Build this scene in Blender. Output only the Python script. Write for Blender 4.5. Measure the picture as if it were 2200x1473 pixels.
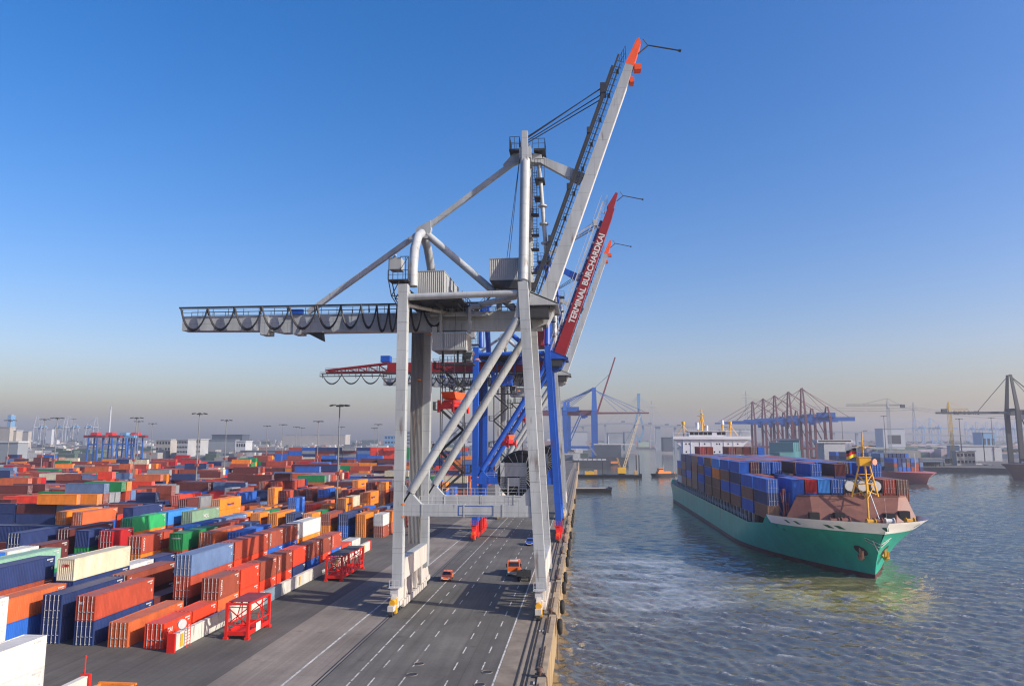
import bpy, math, random
import numpy as np
from mathutils import Vector, Matrix
R = math.radians
for o in list(bpy.data.objects): bpy.data.objects.remove(o)
SC = bpy.context.scene
COL = SC.collection
# ------------------------------------------------------------------ camera
H = 24.5                     # the camera's height above the quay
FPX = 1560.0                 # focal length in photo pixels (photo 2200 wide)
TH = math.atan(206.5 / FPX); PS = math.atan(152 / FPX * math.cos(TH))
RT = Vector((math.cos(PS), math.sin(PS), 0))
FW = Vector((-math.sin(PS) * math.cos(TH), math.cos(PS) * math.cos(TH), math.sin(TH)))
UP = Vector((math.sin(PS) * math.sin(TH), -math.cos(PS) * math.sin(TH), math.cos(TH)))
cam = bpy.data.cameras.new('camera'); cam.lens = FPX / 2200 * 36; cam.sensor_width = 36
cam.clip_start = 0.5; cam.clip_end = 60000
co = bpy.data.objects.new('camera', cam); COL.objects.link(co)
m = Matrix((RT, UP, -FW)).transposed().to_4x4(); m.translation = (0, 0, H); co.matrix_world = m
SC.camera = co
# ------------------------------------------------------------------ world, sun, exposure
SUN_EL = 28.0
SUN_DIR = Vector((0.953 * math.cos(R(SUN_EL)), -0.303 * math.cos(R(SUN_EL)), math.sin(R(SUN_EL))))
w = bpy.data.worlds.new('World'); SC.world = w; w.use_nodes = True
nt = w.node_tree; bg = nt.nodes['Background']
sky = nt.nodes.new('ShaderNodeTexSky'); sky.sky_type = 'NISHITA'; sky.sun_disc = False
sky.sun_elevation = R(SUN_EL); sky.sun_rotation = math.atan2(SUN_DIR.x, SUN_DIR.y)
sky.altitude = 0; sky.air_density = 1.2; sky.dust_density = 2.3; sky.ozone_density = 2.0
hsv = nt.nodes.new('ShaderNodeHueSaturation'); hsv.inputs['Saturation'].default_value = 1.5
nt.links.new(sky.outputs[0], hsv.inputs['Color']); mm = nt.nodes.new('ShaderNodeMix'); mm.data_type = 'RGBA'; mm.blend_type = 'MULTIPLY'; mm.inputs[0].default_value = 1; mm.inputs[7].default_value = (1.0, 0.90, 1.14, 1)
nt.links.new(hsv.outputs[0], mm.inputs[6]); nt.links.new(mm.outputs[2], bg.inputs[0]); bg.inputs[1].default_value = 0.130
sl = bpy.data.lights.new('sun', 'SUN'); sl.energy = 5.0; sl.angle = R(0.5); sl.color = (1, 0.93, 0.81)
so = bpy.data.objects.new('sun', sl); COL.objects.link(so)
so.rotation_euler = SUN_DIR.to_track_quat('Z', 'Y').to_euler(); so.location = (200, -100, 300)
SC.view_settings.view_transform = 'Standard'; SC.view_settings.look = 'None'
SC.view_settings.exposure = 0.36; SC.view_settings.gamma = 1
SC.render.engine = 'CYCLES'
SC.cycles.volume_bounces = 0; SC.cycles.max_bounces = 6; SC.cycles.diffuse_bounces = 2
SC.cycles.glossy_bounces = 3; SC.cycles.transmission_bounces = 2
SC.cycles.use_denoising = True; SC.cycles.denoising_prefilter = 'ACCURATE'; SC.cycles.filter_width = 1.2; SC.cycles.sample_clamp_indirect = 3; SC.cycles.sample_clamp_direct = 12
WATER = -5.0
random.seed(7); RNG = np.random.RandomState(5)

# ------------------------------------------------------------------ helpers
def ray(px, py): return FW + RT * ((px - 1100) / FPX) + UP * ((736.5 - py) / FPX)
def at(px, py, Y):
    "the world point at distance Y along the quay that the photo shows at px, py"
    d = ray(px, py); k = Y / d.y
    return Vector((d.x * k, Y, H + d.z * k))
def gz(px, py, z=0.0):
    d = ray(px, py); k = (z - H) / d.z
    return Vector((d.x * k, d.y * k, z))

MATS = {}
def mat(name, rgb, rough=0.6, metal=0.0, var=0.12, scale=0.6, rust=0.0, streak=False, spec=0.4, bump=0.0, bscale=8, seam=0.0):
    if name in MATS: return MATS[name]
    m = bpy.data.materials.new(name); MATS[name] = m; m.use_nodes = True
    n = m.node_tree.nodes; l = m.node_tree.links; b = n['Principled BSDF']
    b.inputs['Roughness'].default_value = rough; b.inputs['Metallic'].default_value = metal
    b.inputs['Specular IOR Level'].default_value = spec
    tc = n.new('ShaderNodeTexCoord'); mp = n.new('ShaderNodeMapping')
    l.new(tc.outputs['Object'], mp.inputs[0])
    mp.inputs['Scale'].default_value = (1, 1, 0.18) if streak else (1, 1, 1)
    nz = n.new('ShaderNodeTexNoise'); nz.inputs['Scale'].default_value = scale; nz.inputs['Detail'].default_value = 5
    nz.inputs['Roughness'].default_value = 0.62
    l.new(mp.outputs[0], nz.inputs[0])
    mr = n.new('ShaderNodeMapRange'); mr.inputs[1].default_value = 0.3; mr.inputs[2].default_value = 0.7
    mr.inputs[3].default_value = 1 - var; mr.inputs[4].default_value = 1 + var * 0.7
    l.new(nz.outputs[0], mr.inputs[0])
    hv = n.new('ShaderNodeHueSaturation'); hv.inputs['Color'].default_value = (*rgb, 1)
    l.new(mr.outputs[0], hv.inputs['Value'])
    out = hv.outputs[0]
    if seam:                       # plate joints
        sx_ = n.new('ShaderNodeSeparateXYZ'); l.new(tc.outputs['Object'], sx_.inputs[0])
        for ch, sp_, of_ in ((2, 2.95, 0.7), (0, 3.9, -2.4)):
            k1 = n.new('ShaderNodeMath'); k1.operation = 'ADD'; k1.inputs[1].default_value = of_ + 400 * sp_; l.new(sx_.outputs[ch], k1.inputs[0])
            k2 = n.new('ShaderNodeMath'); k2.operation = 'MODULO'; k2.inputs[1].default_value = sp_; l.new(k1.outputs[0], k2.inputs[0])
            k3 = n.new('ShaderNodeMath'); k3.operation = 'LESS_THAN'; k3.inputs[1].default_value = 0.055; l.new(k2.outputs[0], k3.inputs[0])
            mk = n.new('ShaderNodeMix'); mk.data_type = 'RGBA'; mk.inputs[7].default_value = (rgb[0] * .45, rgb[1] * .43, rgb[2] * .42, 1)
            k4 = n.new('ShaderNodeMath'); k4.operation = 'MULTIPLY'; k4.inputs[1].default_value = seam; l.new(k3.outputs[0], k4.inputs[0]); l.new(k4.outputs[0], mk.inputs[0]); l.new(out, mk.inputs[6]); out = mk.outputs[2]
    if rust > 0:
        n2 = n.new('ShaderNodeTexNoise'); n2.inputs['Scale'].default_value = scale * 2.3; n2.inputs['Detail'].default_value = 6
        l.new(mp.outputs[0], n2.inputs[0])
        r2 = n.new('ShaderNodeMapRange'); r2.inputs[1].default_value = 0.66 - rust * 0.15; r2.inputs[2].default_value = 0.8 - rust * 0.15
        r2.inputs[4].default_value = 0.8
        l.new(n2.outputs[0], r2.inputs[0])
        mx = n.new('ShaderNodeMix'); mx.data_type = 'RGBA'; mx.inputs[7].default_value = (0.09, 0.04, 0.02, 1)
        l.new(r2.outputs[0], mx.inputs[0]); l.new(out, mx.inputs[6]); out = mx.outputs[2]
    l.new(out, b.inputs['Base Color'])
    if bump:
        nb = n.new('ShaderNodeTexNoise'); nb.inputs['Scale'].default_value = bscale; nb.inputs['Detail'].default_value = 6
        l.new(tc.outputs['Object'], nb.inputs[0])
        bp = n.new('ShaderNodeBump'); bp.inputs['Strength'].default_value = bump; bp.inputs['Distance'].default_value = 0.05
        l.new(nb.outputs[0], bp.inputs['Height']); l.new(bp.outputs[0], b.inputs['Normal'])
    return m

def paint_mat(name, attr):
    "container paint: the colour comes from the object (or, in the far mass, from the mesh), dust settles on roofs"
    m = bpy.data.materials.new(name); m.use_nodes = True
    n = m.node_tree.nodes; l = m.node_tree.links; b = n['Principled BSDF']
    b.inputs['Roughness'].default_value = 0.5; b.inputs['Specular IOR Level'].default_value = 0.35
    if attr:
        c = n.new('ShaderNodeVertexColor'); c.layer_name = 'paint'; col = c.outputs[0]
    else:
        c = n.new('ShaderNodeObjectInfo'); col = c.outputs['Color']
    g = n.new('ShaderNodeNewGeometry')
    mp = n.new('ShaderNodeMapping'); mp.inputs['Scale'].default_value = (0.5, 0.5, 0.22); l.new(g.outputs['Position'], mp.inputs[0])
    nz = n.new('ShaderNodeTexNoise'); nz.inputs['Scale'].default_value = 1.1; nz.inputs['Detail'].default_value = 7; nz.inputs['Roughness'].default_value = 0.66
    l.new(mp.outputs[0], nz.inputs[0])
    mr = n.new('ShaderNodeMapRange'); mr.inputs[1].default_value = 0.3; mr.inputs[2].default_value = 0.72; mr.inputs[3].default_value = 0.72; mr.inputs[4].default_value = 1.12
    l.new(nz.outputs[0], mr.inputs[0])
    hv = n.new('ShaderNodeHueSaturation'); l.new(col, hv.inputs['Color']); l.new(mr.outputs[0], hv.inputs['Value'])
    # rust blotches
    n2 = n.new('ShaderNodeTexNoise'); n2.inputs['Scale'].default_value = 2.6; n2.inputs['Detail'].default_value = 8; l.new(g.outputs['Position'], n2.inputs[0])
    r2 = n.new('ShaderNodeMapRange'); r2.inputs[1].default_value = 0.66; r2.inputs[2].default_value = 0.76; r2.inputs[4].default_value = 0.55
    l.new(n2.outputs[0], r2.inputs[0])
    mx = n.new('ShaderNodeMix'); mx.data_type = 'RGBA'; mx.inputs[7].default_value = (0.10, 0.04, 0.02, 1)
    l.new(r2.outputs[0], mx.inputs[0]); l.new(hv.outputs[0], mx.inputs[6])
    # dust on roofs
    sp = n.new('ShaderNodeSeparateXYZ'); l.new(g.outputs['True Normal'], sp.inputs[0])
    rz = n.new('ShaderNodeMapRange'); rz.inputs[1].default_value = 0.6; rz.inputs[2].default_value = 0.9; rz.inputs[4].default_value = 0.32
    l.new(sp.outputs[2], rz.inputs[0])
    mm = n.new('ShaderNodeMath'); mm.operation = 'MULTIPLY'; l.new(rz.outputs[0], mm.inputs[0]); l.new(mr.outputs[0], mm.inputs[1])
    m2 = n.new('ShaderNodeMix'); m2.data_type = 'RGBA'; m2.inputs[7].default_value = (0.20, 0.17, 0.15, 1)
    l.new(mm.outputs[0], m2.inputs[0]); l.new(mx.outputs[2], m2.inputs[6])
    l.new(m2.outputs[2], b.inputs['Base Color'])
    return m
PAINT = paint_mat('container_paint', False)
PAINTV = paint_mat('container_paint_mass', True)

class MB:
    "collects simple solids and links them as one mesh object"
    def __init__(s): s.v = []; s.f = []; s.c = []
    def add(s, vs, fs, c=None):
        k = len(s.v); s.v += [tuple(p) for p in vs]; s.f += [tuple(i + k for i in q) for q in fs]
        if c is not None: s.c += [c] * len(fs)
        return s
    BOXF = [(0, 3, 2, 1), (4, 5, 6, 7), (0, 1, 5, 4), (1, 2, 6, 5), (2, 3, 7, 6), (3, 0, 4, 7)]
    def box(s, x0, x1, y0, y1, z0, z1, c=None):
        return s.add([(x0, y0, z0), (x1, y0, z0), (x1, y1, z0), (x0, y1, z0), (x0, y0, z1), (x1, y0, z1), (x1, y1, z1), (x0, y1, z1)], s.BOXF, c)
    def beam(s, p, q, w, h=None, w2=None, h2=None, up=(0, 0, 1)):
        h = h or w; w2 = w2 or w; h2 = h2 or h
        p = Vector(p); q = Vector(q); d = (q - p).normalized(); up = Vector(up)
        a = d.cross(up)
        if a.length < 1e-3: a = d.cross(Vector((0, 1, 0)))
        a.normalize(); b = a.cross(d).normalized()
        vs = [p - a * w / 2 - b * h / 2, p + a * w / 2 - b * h / 2, p + a * w / 2 + b * h / 2, p - a * w / 2 + b * h / 2,
              q - a * w2 / 2 - b * h2 / 2, q + a * w2 / 2 - b * h2 / 2, q + a * w2 / 2 + b * h2 / 2, q - a * w2 / 2 + b * h2 / 2]
        return s.add(vs, s.BOXF)
    def tube(s, p, q, r, n=10, r2=None, cap=True):
        return s.path([p, q], r, n, r2, cap)
    def path(s, pts, r, n=6, r2=None, cap=True):
        pts = [Vector(p) for p in pts]; k0 = len(s.v); N = len(pts)
        prev = None
        for i, p in enumerate(pts):
            d = (pts[min(i + 1, N - 1)] - pts[max(i - 1, 0)]).normalized()
            if prev is None:
                a = d.cross(Vector((0, 0, 1)))
                if a.length < 1e-3: a = d.cross(Vector((0, 1, 0)))
            else: a = prev - d * prev.dot(d)
            a.normalize(); prev = a; b = d.cross(a)
            rr = r if r2 is None else r + (r2 - r) * i / (N - 1)
            for j in range(n):
                t = 2 * math.pi * j / n; s.v.append(tuple(p + (a * math.cos(t) + b * math.sin(t)) * rr))
        for i in range(N - 1):
            for j in range(n):
                j2 = (j + 1) % n
                s.f.append((k0 + i * n + j, k0 + i * n + j2, k0 + (i + 1) * n + j2, k0 + (i + 1) * n + j))
        if cap:
            s.f.append(tuple(k0 + j for j in reversed(range(n)))); s.f.append(tuple(k0 + (N - 1) * n + j for j in range(n)))
        return s
    def prism(s, poly, ext):
        ext = Vector(ext); n = len(poly); a = [Vector(p) for p in poly]
        vs = a + [p + ext for p in a]
        fs = [tuple(reversed(range(n))), tuple(range(n, 2 * n))] + [(i, (i + 1) % n, n + (i + 1) % n, n + i) for i in range(n)]
        return s.add(vs, fs)
    def rail(s, pts, h=1.1, step=1.6, t=0.07, mid=True):
        "handrail along a polyline"
        pts = [Vector(p) for p in pts]
        for a, b in zip(pts, pts[1:]):
            L = (b - a).length; k = max(1, round(L / step)); up = Vector((0, 0, h))
            for i in range(k + 1):
                p = a + (b - a) * (i / k); s.beam(p, p + up, t, t, up=(0, 1, 0))
            s.beam(a + up, b + up, t, t)
            if mid: s.beam(a + up * 0.5, b + up * 0.5, t * 0.8, t * 0.8)
        return s
    def torus(s, c, R_, r, axis='x', n=18, k=8):
        c = Vector(c); k0 = len(s.v)
        for i in range(n):
            t = 2 * math.pi * i / n
            for j in range(k):
                q = 2 * math.pi * j / k; rad = R_ + r * math.cos(q); h = r * math.sin(q)
                u, v_ = rad * math.cos(t), rad * math.sin(t)
                p = {'x': (h, u, v_), 'y': (u, h, v_), 'z': (u, v_, h)}[axis]
                s.v.append(tuple(c + Vector(p)))
        for i in range(n):
            for j in range(k):
                s.f.append((k0 + i * k + j, k0 + ((i + 1) % n) * k + j, k0 + ((i + 1) % n) * k + (j + 1) % k, k0 + i * k + (j + 1) % k))
        return s
    def mesh(s, name, material=None, smooth=False):
        me = bpy.data.meshes.new(name); me.from_pydata(s.v, [], s.f)
        if material: me.materials.append(material)
        if s.c and len(s.c) == len(s.f):
            at_ = me.color_attributes.new('paint', 'FLOAT_COLOR', 'CORNER')
            tot = np.array([len(f) for f in s.f]); arr = np.ones((int(tot.sum()), 4), np.float32)
            arr[:, :3] = np.repeat(np.array(s.c, np.float32), tot, axis=0)
            at_.data.foreach_set('color', arr.ravel())
        import bmesh
        bm = bmesh.new(); bm.from_mesh(me); bmesh.ops.recalc_face_normals(bm, faces=bm.faces); bm.to_mesh(me); bm.free()
        if smooth:
            me.polygons.foreach_set('use_smooth', [True] * len(me.polygons))
            try: me.set_sharp_from_angle(angle=R(40))
            except Exception: pass
        return me
    def build(s, name, material, parent=None, smooth=False, color=None):
        if parent is not None:
            o0 = W.get(parent.name, Vector((0, 0, 0)))
            if o0.length: s.v = [(x - o0.x, y - o0.y, z - o0.z) for x, y, z in s.v]
        o = bpy.data.objects.new(name, s.mesh(name, material, smooth)); COL.objects.link(o)
        if parent is not None: o.parent = parent; W[o.name] = W.get(parent.name, Vector((0, 0, 0)))
        if color: o.color = (*color, 1)
        return o
W = {}          # world origin that a thing's parts are built around
def tag(o, label=None, cat=None, group=None, kind=None):
    if label: o['label'] = label
    if cat: o['category'] = cat
    if group: o['group'] = group
    if kind: o['kind'] = kind
    return o
def thing(name, label, cat, loc=(0, 0, 0), group=None):
    o = bpy.data.objects.new(name, None); COL.objects.link(o); o.location = loc; o.empty_display_size = 0.5
    W[o.name] = Vector(loc); return tag(o, label, cat, group)
def copy_tree(o, parent=None):
    c = o.copy(); COL.objects.link(c)
    if parent is not None: c.parent = parent
    for ch in list(o.children): copy_tree(ch, c)
    return c
def solo(mb, name, material, label, cat, group=None, smooth=False):
    return tag(mb.build(name, material, None, smooth), label, cat, group)
def text_mesh(body, size, extrude=0.02, align='LEFT', bold=0.0):
    cu = bpy.data.curves.new('t', 'FONT'); cu.body = body; cu.size = size; cu.extrude = extrude; cu.align_x = align; cu.offset = bold
    ob = bpy.data.objects.new('t', cu); COL.objects.link(ob)
    dg = bpy.context.evaluated_depsgraph_get(); me = bpy.data.meshes.new_from_object(ob.evaluated_get(dg))
    bpy.data.objects.remove(ob); bpy.data.curves.remove(cu)
    return me
def lettering(body, size, material, parent, origin, xdir, ydir, bold=0.0, name='lettering', align='LEFT'):
    me = text_mesh(body, size, 0.015, align, bold); me.materials.clear(); me.materials.append(material); me.name = name
    o = bpy.data.objects.new(name, me); COL.objects.link(o); o.parent = parent
    x = Vector(xdir).normalized(); y = Vector(ydir).normalized(); z = x.cross(y)
    M = Matrix((x, y, z)).transposed().to_4x4(); M.translation = Vector(origin) - W.get(parent.name, Vector((0, 0, 0)))
    o.matrix_local = M; return o
ORD = ['first', 'second', 'third', 'fourth', 'fifth', 'sixth', 'seventh', 'eighth', 'ninth', 'tenth', 'eleventh', 'twelfth', 'thirteenth', 'fourteenth', 'fifteenth', 'sixteenth', 'seventeenth', 'eighteenth', 'nineteenth', 'twentieth']
def ordw(i): return ORD[i] if i < 20 else '%dth' % (i + 1)
# ------------------------------------------------------------------ setting: ground, quay, markings, water
def sheet(name, poly, z, material, kind='structure'):
    b = MB(); b.add([(x, y, z) for x, y in poly], [tuple(range(len(poly)))])
    o = b.build(name, material); return tag(o, kind=kind)

def ground_mat(name, rgb, var=0.25, stain=0.35):
    m = bpy.data.materials.new(name); m.use_nodes = True
    n = m.node_tree.nodes; l = m.node_tree.links; b = n['Principled BSDF']; b.inputs['Roughness'].default_value = 0.85
    b.inputs['Specular IOR Level'].default_value = 0.25
    g = n.new('ShaderNodeNewGeometry')
    a = n.new('ShaderNodeTexNoise'); a.inputs['Scale'].default_value = 0.09; a.inputs['Detail'].default_value = 8; a.inputs['Roughness'].default_value = 0.6
    l.new(g.outputs['Position'], a.inputs[0])
    mp = n.new('ShaderNodeMapping'); mp.inputs['Scale'].default_value = (1.2, 0.05, 1); l.new(g.outputs['Position'], mp.inputs[0])
    t = n.new('ShaderNodeTexNoise'); t.inputs['Scale'].default_value = 1.0; t.inputs['Detail'].default_value = 5; l.new(mp.outputs[0], t.inputs[0])   # tyre tracks along the quay
    f = n.new('ShaderNodeTexNoise'); f.inputs['Scale'].default_value = 2.2; f.inputs['Detail'].default_value = 9; f.inputs['Roughness'].default_value = 0.75; l.new(g.outputs['Position'], f.inputs[0])
    def rng(sock, lo, hi):
        r = n.new('ShaderNodeMapRange'); r.inputs[1].default_value = 0.3; r.inputs[2].default_value = 0.7; r.inputs[3].default_value = lo; r.inputs[4].default_value = hi
        l.new(sock, r.inputs[0]); return r.outputs[0]
    def mul(x, y):
        k = n.new('ShaderNodeMath'); k.operation = 'MULTIPLY'; l.new(x, k.inputs[0]); l.new(y, k.inputs[1]); return k.outputs[0]
    v = mul(mul(rng(a.outputs[0], 1 - var, 1 + var), rng(t.outputs[0], 1 - var * 0.6, 1 + var * 0.5)), rng(f.outputs[0], 0.86, 1.12))
    # repair patches
    vp = n.new('ShaderNodeTexVoronoi'); vp.distance = 'CHEBYCHEV'; vp.inputs['Scale'].default_value = 1.0
    mq = n.new('ShaderNodeMapping'); mq.inputs['Scale'].default_value = (0.11, 0.035, 1); l.new(g.outputs['Position'], mq.inputs[0]); l.new(mq.outputs[0], vp.inputs[0])
    sc_ = n.new('ShaderNodeSeparateColor'); l.new(vp.outputs['Color'], sc_.inputs[0]); v = mul(v, rng(sc_.outputs[0], 0.90, 1.07))
    # long dark tyre marks
    mt = n.new('ShaderNodeMapping'); mt.inputs['Scale'].default_value = (2.6, 0.022, 1); mt.inputs['Rotation'].default_value = (0, 0, 0.02); l.new(g.outputs['Position'], mt.inputs[0])
    nt_ = n.new('ShaderNodeTexNoise'); nt_.inputs['Scale'].default_value = 1; nt_.inputs['Detail'].default_value = 3; nt_.inputs['Distortion'].default_value = 0.8; l.new(mt.outputs[0], nt_.inputs[0])
    r0 = n.new('ShaderNodeMapRange'); r0.inputs[1].default_value = 0.58; r0.inputs[2].default_value = 0.68; r0.inputs[3].default_value = 1; r0.inputs[4].default_value = 0.80; l.new(nt_.outputs[0], r0.inputs[0]); v = mul(v, r0.outputs[0])
    # oil spots
    vo = n.new('ShaderNodeTexVoronoi'); vo.inputs['Scale'].default_value = 0.22; l.new(g.outputs['Position'], vo.inputs[0])
    r = n.new('ShaderNodeMapRange'); r.inputs[1].default_value = 0.03; r.inputs[2].default_value = 0.14; r.inputs[3].default_value = 1 - stain; r.inputs[4].default_value = 1.0
    l.new(vo.outputs['Distance'], r.inputs[0]); v = mul(v, r.outputs[0])
    hv = n.new('ShaderNodeHueSaturation'); hv.inputs['Color'].default_value = (*rgb, 1); l.new(v, hv.inputs['Value'])
    l.new(hv.outputs[0], b.inputs['Base Color'])
    return m
ASPH = ground_mat('asphalt', (0.094, 0.088, 0.080)); APRON = ground_mat('apron_concrete', (0.19, 0.166, 0.142))
LANE = ground_mat('lane_asphalt', (0.105, 0.100, 0.090)); FARG = ground_mat('far_ground', (0.11, 0.105, 0.095))
QUAYC = mat('quay_concrete', (0.30, 0.235, 0.16), 0.85, var=0.35, scale=0.5, bump=0.4, bscale=3)
QUAYF = mat('quay_face', (0.26, 0.19, 0.105), 0.85, var=0.5, scale=0.45, streak=True)
LINE = mat('road_paint', (0.52, 0.51, 0.48), 0.7, var=0.35, scale=1.5)
_n = LINE.node_tree.nodes; _l = LINE.node_tree.links; _b = _n['Principled BSDF']; _src = _b.inputs['Base Color'].links[0].from_socket      # worn through to the asphalt
_tc = _n.new('ShaderNodeNewGeometry'); _w = _n.new('ShaderNodeTexNoise'); _w.inputs['Scale'].default_value = 0.8; _w.inputs['Detail'].default_value = 9; _w.inputs['Roughness'].default_value = 0.75; _l.new(_tc.outputs['Position'], _w.inputs[0])
_r = _n.new('ShaderNodeMapRange'); _r.inputs[1].default_value = 0.47; _r.inputs[2].default_value = 0.62; _r.inputs[4].default_value = 0.85; _l.new(_w.outputs[0], _r.inputs[0])
_m = _n.new('ShaderNodeMix'); _m.data_type = 'RGBA'; _m.inputs[7].default_value = (0.12, 0.115, 0.105, 1); _l.new(_r.outputs[0], _m.inputs[0]); _l.new(_src, _m.inputs[6]); _l.new(_m.outputs[2], _b.inputs['Base Color'])
RAILM = mat('rail_steel', (0.022, 0.02, 0.02), 0.5, var=0.3)
TYRE = mat('tyre_rubber', (0.012, 0.012, 0.012), 0.8, var=0.3)
STEEL = mat('dark_steel', (0.03, 0.032, 0.035), 0.6, var=0.3)
GALV = mat('galvanised', (0.42, 0.43, 0.44), 0.5, var=0.2)
WHITE = mat('white_paint', (0.58, 0.58, 0.56), 0.5, var=0.14, scale=0.4)
GLASS = mat('dark_glass', (0.012, 0.016, 0.02), 0.08, var=0.1, spec=0.8)
BLACK = mat('black_paint', (0.012, 0.012, 0.014), 0.5, var=0.3)

XE = -4.1
# terminal land: one slab, its edge the quay wall; at the far end it steps out into the basin
LAND = [(XE, -40), (XE, 840), (24, 900), (46, 905), (50, 1250), (60, 2300), (1500, 2300), (9000, 2600), (9000, 9000), (-9000, 9000), (-9000, -40)]
sheet('ground', LAND, 0.0, ASPH)
b = MB()
for (x0, y0), (x1, y1) in zip(LAND[:1], LAND[1:2]):
    b.add([(x0, y0, 0), (x1, y1, 0), (x1, y1, -12), (x0, y0, -12)], [(0, 1, 2, 3)])
tag(b.build('quay_wall', QUAYF), 'tan concrete quay wall dropping to the water, hung with tyre fenders', 'quay wall')
b = MB()
for (x0, y0), (x1, y1) in zip(LAND[1:8], LAND[2:9]):
    b.add([(x0, y0, 0), (x1, y1, 0), (x1, y1, -12), (x0, y0, -12)], [(0, 1, 2, 3)])
tag(b.build('basin_wall', mat('basin_wall', (0.06, 0.058, 0.05), .8, var=.3)), 'dark basin wall at the far end of the quay', 'quay wall')
b = MB(); b.box(-4.95, XE + 0.06, -40, 835, 0.004, 0.16); tag(b.build('quay_coping', QUAYC), 'tan concrete coping along the edge of the quay', 'coping')
sheet('quay_strip', [(-9.2, -40), (-4.95, -40), (-4.95, 835), (-9.2, 835)], 0.004, mat('quay_pavement', (0.185, 0.155, 0.12), 0.9, var=0.35, scale=0.35))
sheet('apron', [(-37.9, -40), (-26.9, -40), (-26.9, 640), (-37.9, 640)], 0.004, APRON)
sheet('roadway', [(-26.9, -40), (-9.2, -40), (-9.2, 640), (-26.9, 640)], 0.004, LANE)
b = MB()
def stripe(x, y0, y1, w_): b.add([(x - w_ / 2, y0, 0.009), (x + w_ / 2, y0, 0.009), (x + w_ / 2, y1, 0.009), (x - w_ / 2, y1, 0.009)], [(0, 1, 2, 3)])
stripe(-30.4, 40, 600, 0.26); stripe(-9.35, 40, 600, 0.2)
for y in np.arange(40, 300, 3.3): stripe(-23.9, y, y + 2.9, 0.17)
for x in (-21.8, -18.7, -14.1, -11.1):
    for y in np.arange(44 + (x % 1.3), 235, 6.1): stripe(x, y, y + 2.7, 0.15)
for x in (-37.9, -26.9):
    pass
tag(b.build('lane_markings', LINE), kind='structure')
b = MB()
for x, w_ in ((-27.35, 0.16), (-26.95, 0.13), (-7.15, 0.22), (-6.45, 0.34), (-6.0, 0.2)):
    b.box(x - w_ / 2, x + w_ / 2, -40, 620, 0.005, 0.03)
tag(b.build('crane_rails', RAILM), kind='structure')
b = MB(); b.box(-6.95, -6.62, -40, 620, 0.004, 0.02); tag(b.build('rail_bed', mat('rail_bed', (0.24, 0.20, 0.15), 0.9)), kind='structure')
# manholes
for i, (px, py, c) in enumerate([(900, 1425, 'pale'), (885, 1448, 'tan'), (1046, 1443, 'pale'), (1030, 1470, 'pale'), (1009, 1183, 'pale')]):
    p = gz(px, py); b = MB(); b.path([(p.x, p.y, 0.008), (p.x, p.y, 0.022)], 0.5, 20)
    o = thing('manhole_cover', 'round iron manhole cover in the quay roadway, ' + ['beside the third dash row', 'rust tinted one nearest the long white line', 'near the right white edge line', 'at the very bottom edge', 'beyond the crane between its legs'][i], 'manhole cover', (p.x, p.y, 0), 'manhole covers in the roadway')
    b.build('lid', STEEL, o); b = MB(); b.torus((p.x, p.y, 0.012), 0.56, 0.05, 'z', 20, 5); b.build('ring', APRON, o)
# quay number stencils
for txt, px, py in (('10', 1150, 1470), ('10', 1162, 1357)):
    p = gz(px, py); o = thing('quay_marking', 'white painted number ten on the quay strip, ' + ('nearest the bottom edge' if py > 1400 else 'just below the crane buffer'), 'painted number', (p.x, p.y, 0.012), 'quay numbers')
    b = MB(); b.box(p.x - 0.55, p.x + 0.55, p.y - 0.05, p.y + 1.05, 0.010, 0.016); b.build('dark_field', STEEL, o)
    lettering(txt, 1.15, LINE, o, (p.x - 0.45, p.y + 0.1, 0.03), (1, 0, 0), (0, 1, 0), 0.03)

# water: one sheet with real waves that thin out with distance, ripples in the bump
ys = np.concatenate([30 * (700 / 30) ** np.linspace(0, 1, 1200), 700 * (6500 / 700) ** np.linspace(0, 1, 160)[1:]]); ts = np.linspace(-0.2, 1.12, 520); NR, NC = len(ys), len(ts)
Yg, Tg = np.meshgrid(ys, ts, indexing='ij'); Xg = Tg * (Yg + 20) + 0.0
Z = np.zeros_like(Xg); sp = np.maximum(np.gradient(ys)[:, None], (Yg + 20) * (ts[1] - ts[0]))
rw = np.random.RandomState(3)
for i in range(64):
    lam = 0.8 * (4.0 / 0.8) ** rw.rand() * (1 if i % 12 else 2.2); ang = R(250 + rw.randn() * 26); k = 2 * math.pi / lam
    amp = 0.0165 * lam ** 0.8 * (0.5 + rw.rand()); fade = np.clip(lam / (2.6 * sp) - 0.4, 0, 1)
    ph = k * (Xg * math.cos(ang) + Yg * math.sin(ang)) + rw.rand() * 6.28 + 0.9 * np.sin(0.021 * Xg + i) + 0.8 * np.sin(0.017 * Yg + 2 * i)
    s_ = np.sin(ph); Z += amp * fade * (0.6 * s_ + 0.9 * (0.64 - np.abs(np.sin(ph * .5))))
calm = 0.35 + 0.65 * np.clip(1 - (Yg - 165) / 60, 0, 1) * 1.0
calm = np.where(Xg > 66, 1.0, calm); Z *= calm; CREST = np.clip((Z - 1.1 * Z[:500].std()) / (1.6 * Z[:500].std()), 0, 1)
P = np.stack([Xg, Yg, WATER + Z], -1).reshape(-1, 3)
idx = np.arange(NR * NC).reshape(NR, NC)
F4 = np.stack([idx[:-1, :-1], idx[:-1, 1:], idx[1:, 1:], idx[1:, :-1]], -1).reshape(-1, 4)
me = bpy.data.meshes.new('water'); me.vertices.add(len(P)); me.vertices.foreach_set('co', P.ravel())
me.loops.add(F4.size); me.loops.foreach_set('vertex_index', F4.ravel().astype(np.int32))
me.polygons.add(len(F4)); me.polygons.foreach_set('loop_start', np.arange(0, F4.size, 4, dtype=np.int32))
me.polygons.foreach_set('use_smooth', np.ones(len(F4), bool)); me.update(calc_edges=True)
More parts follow.
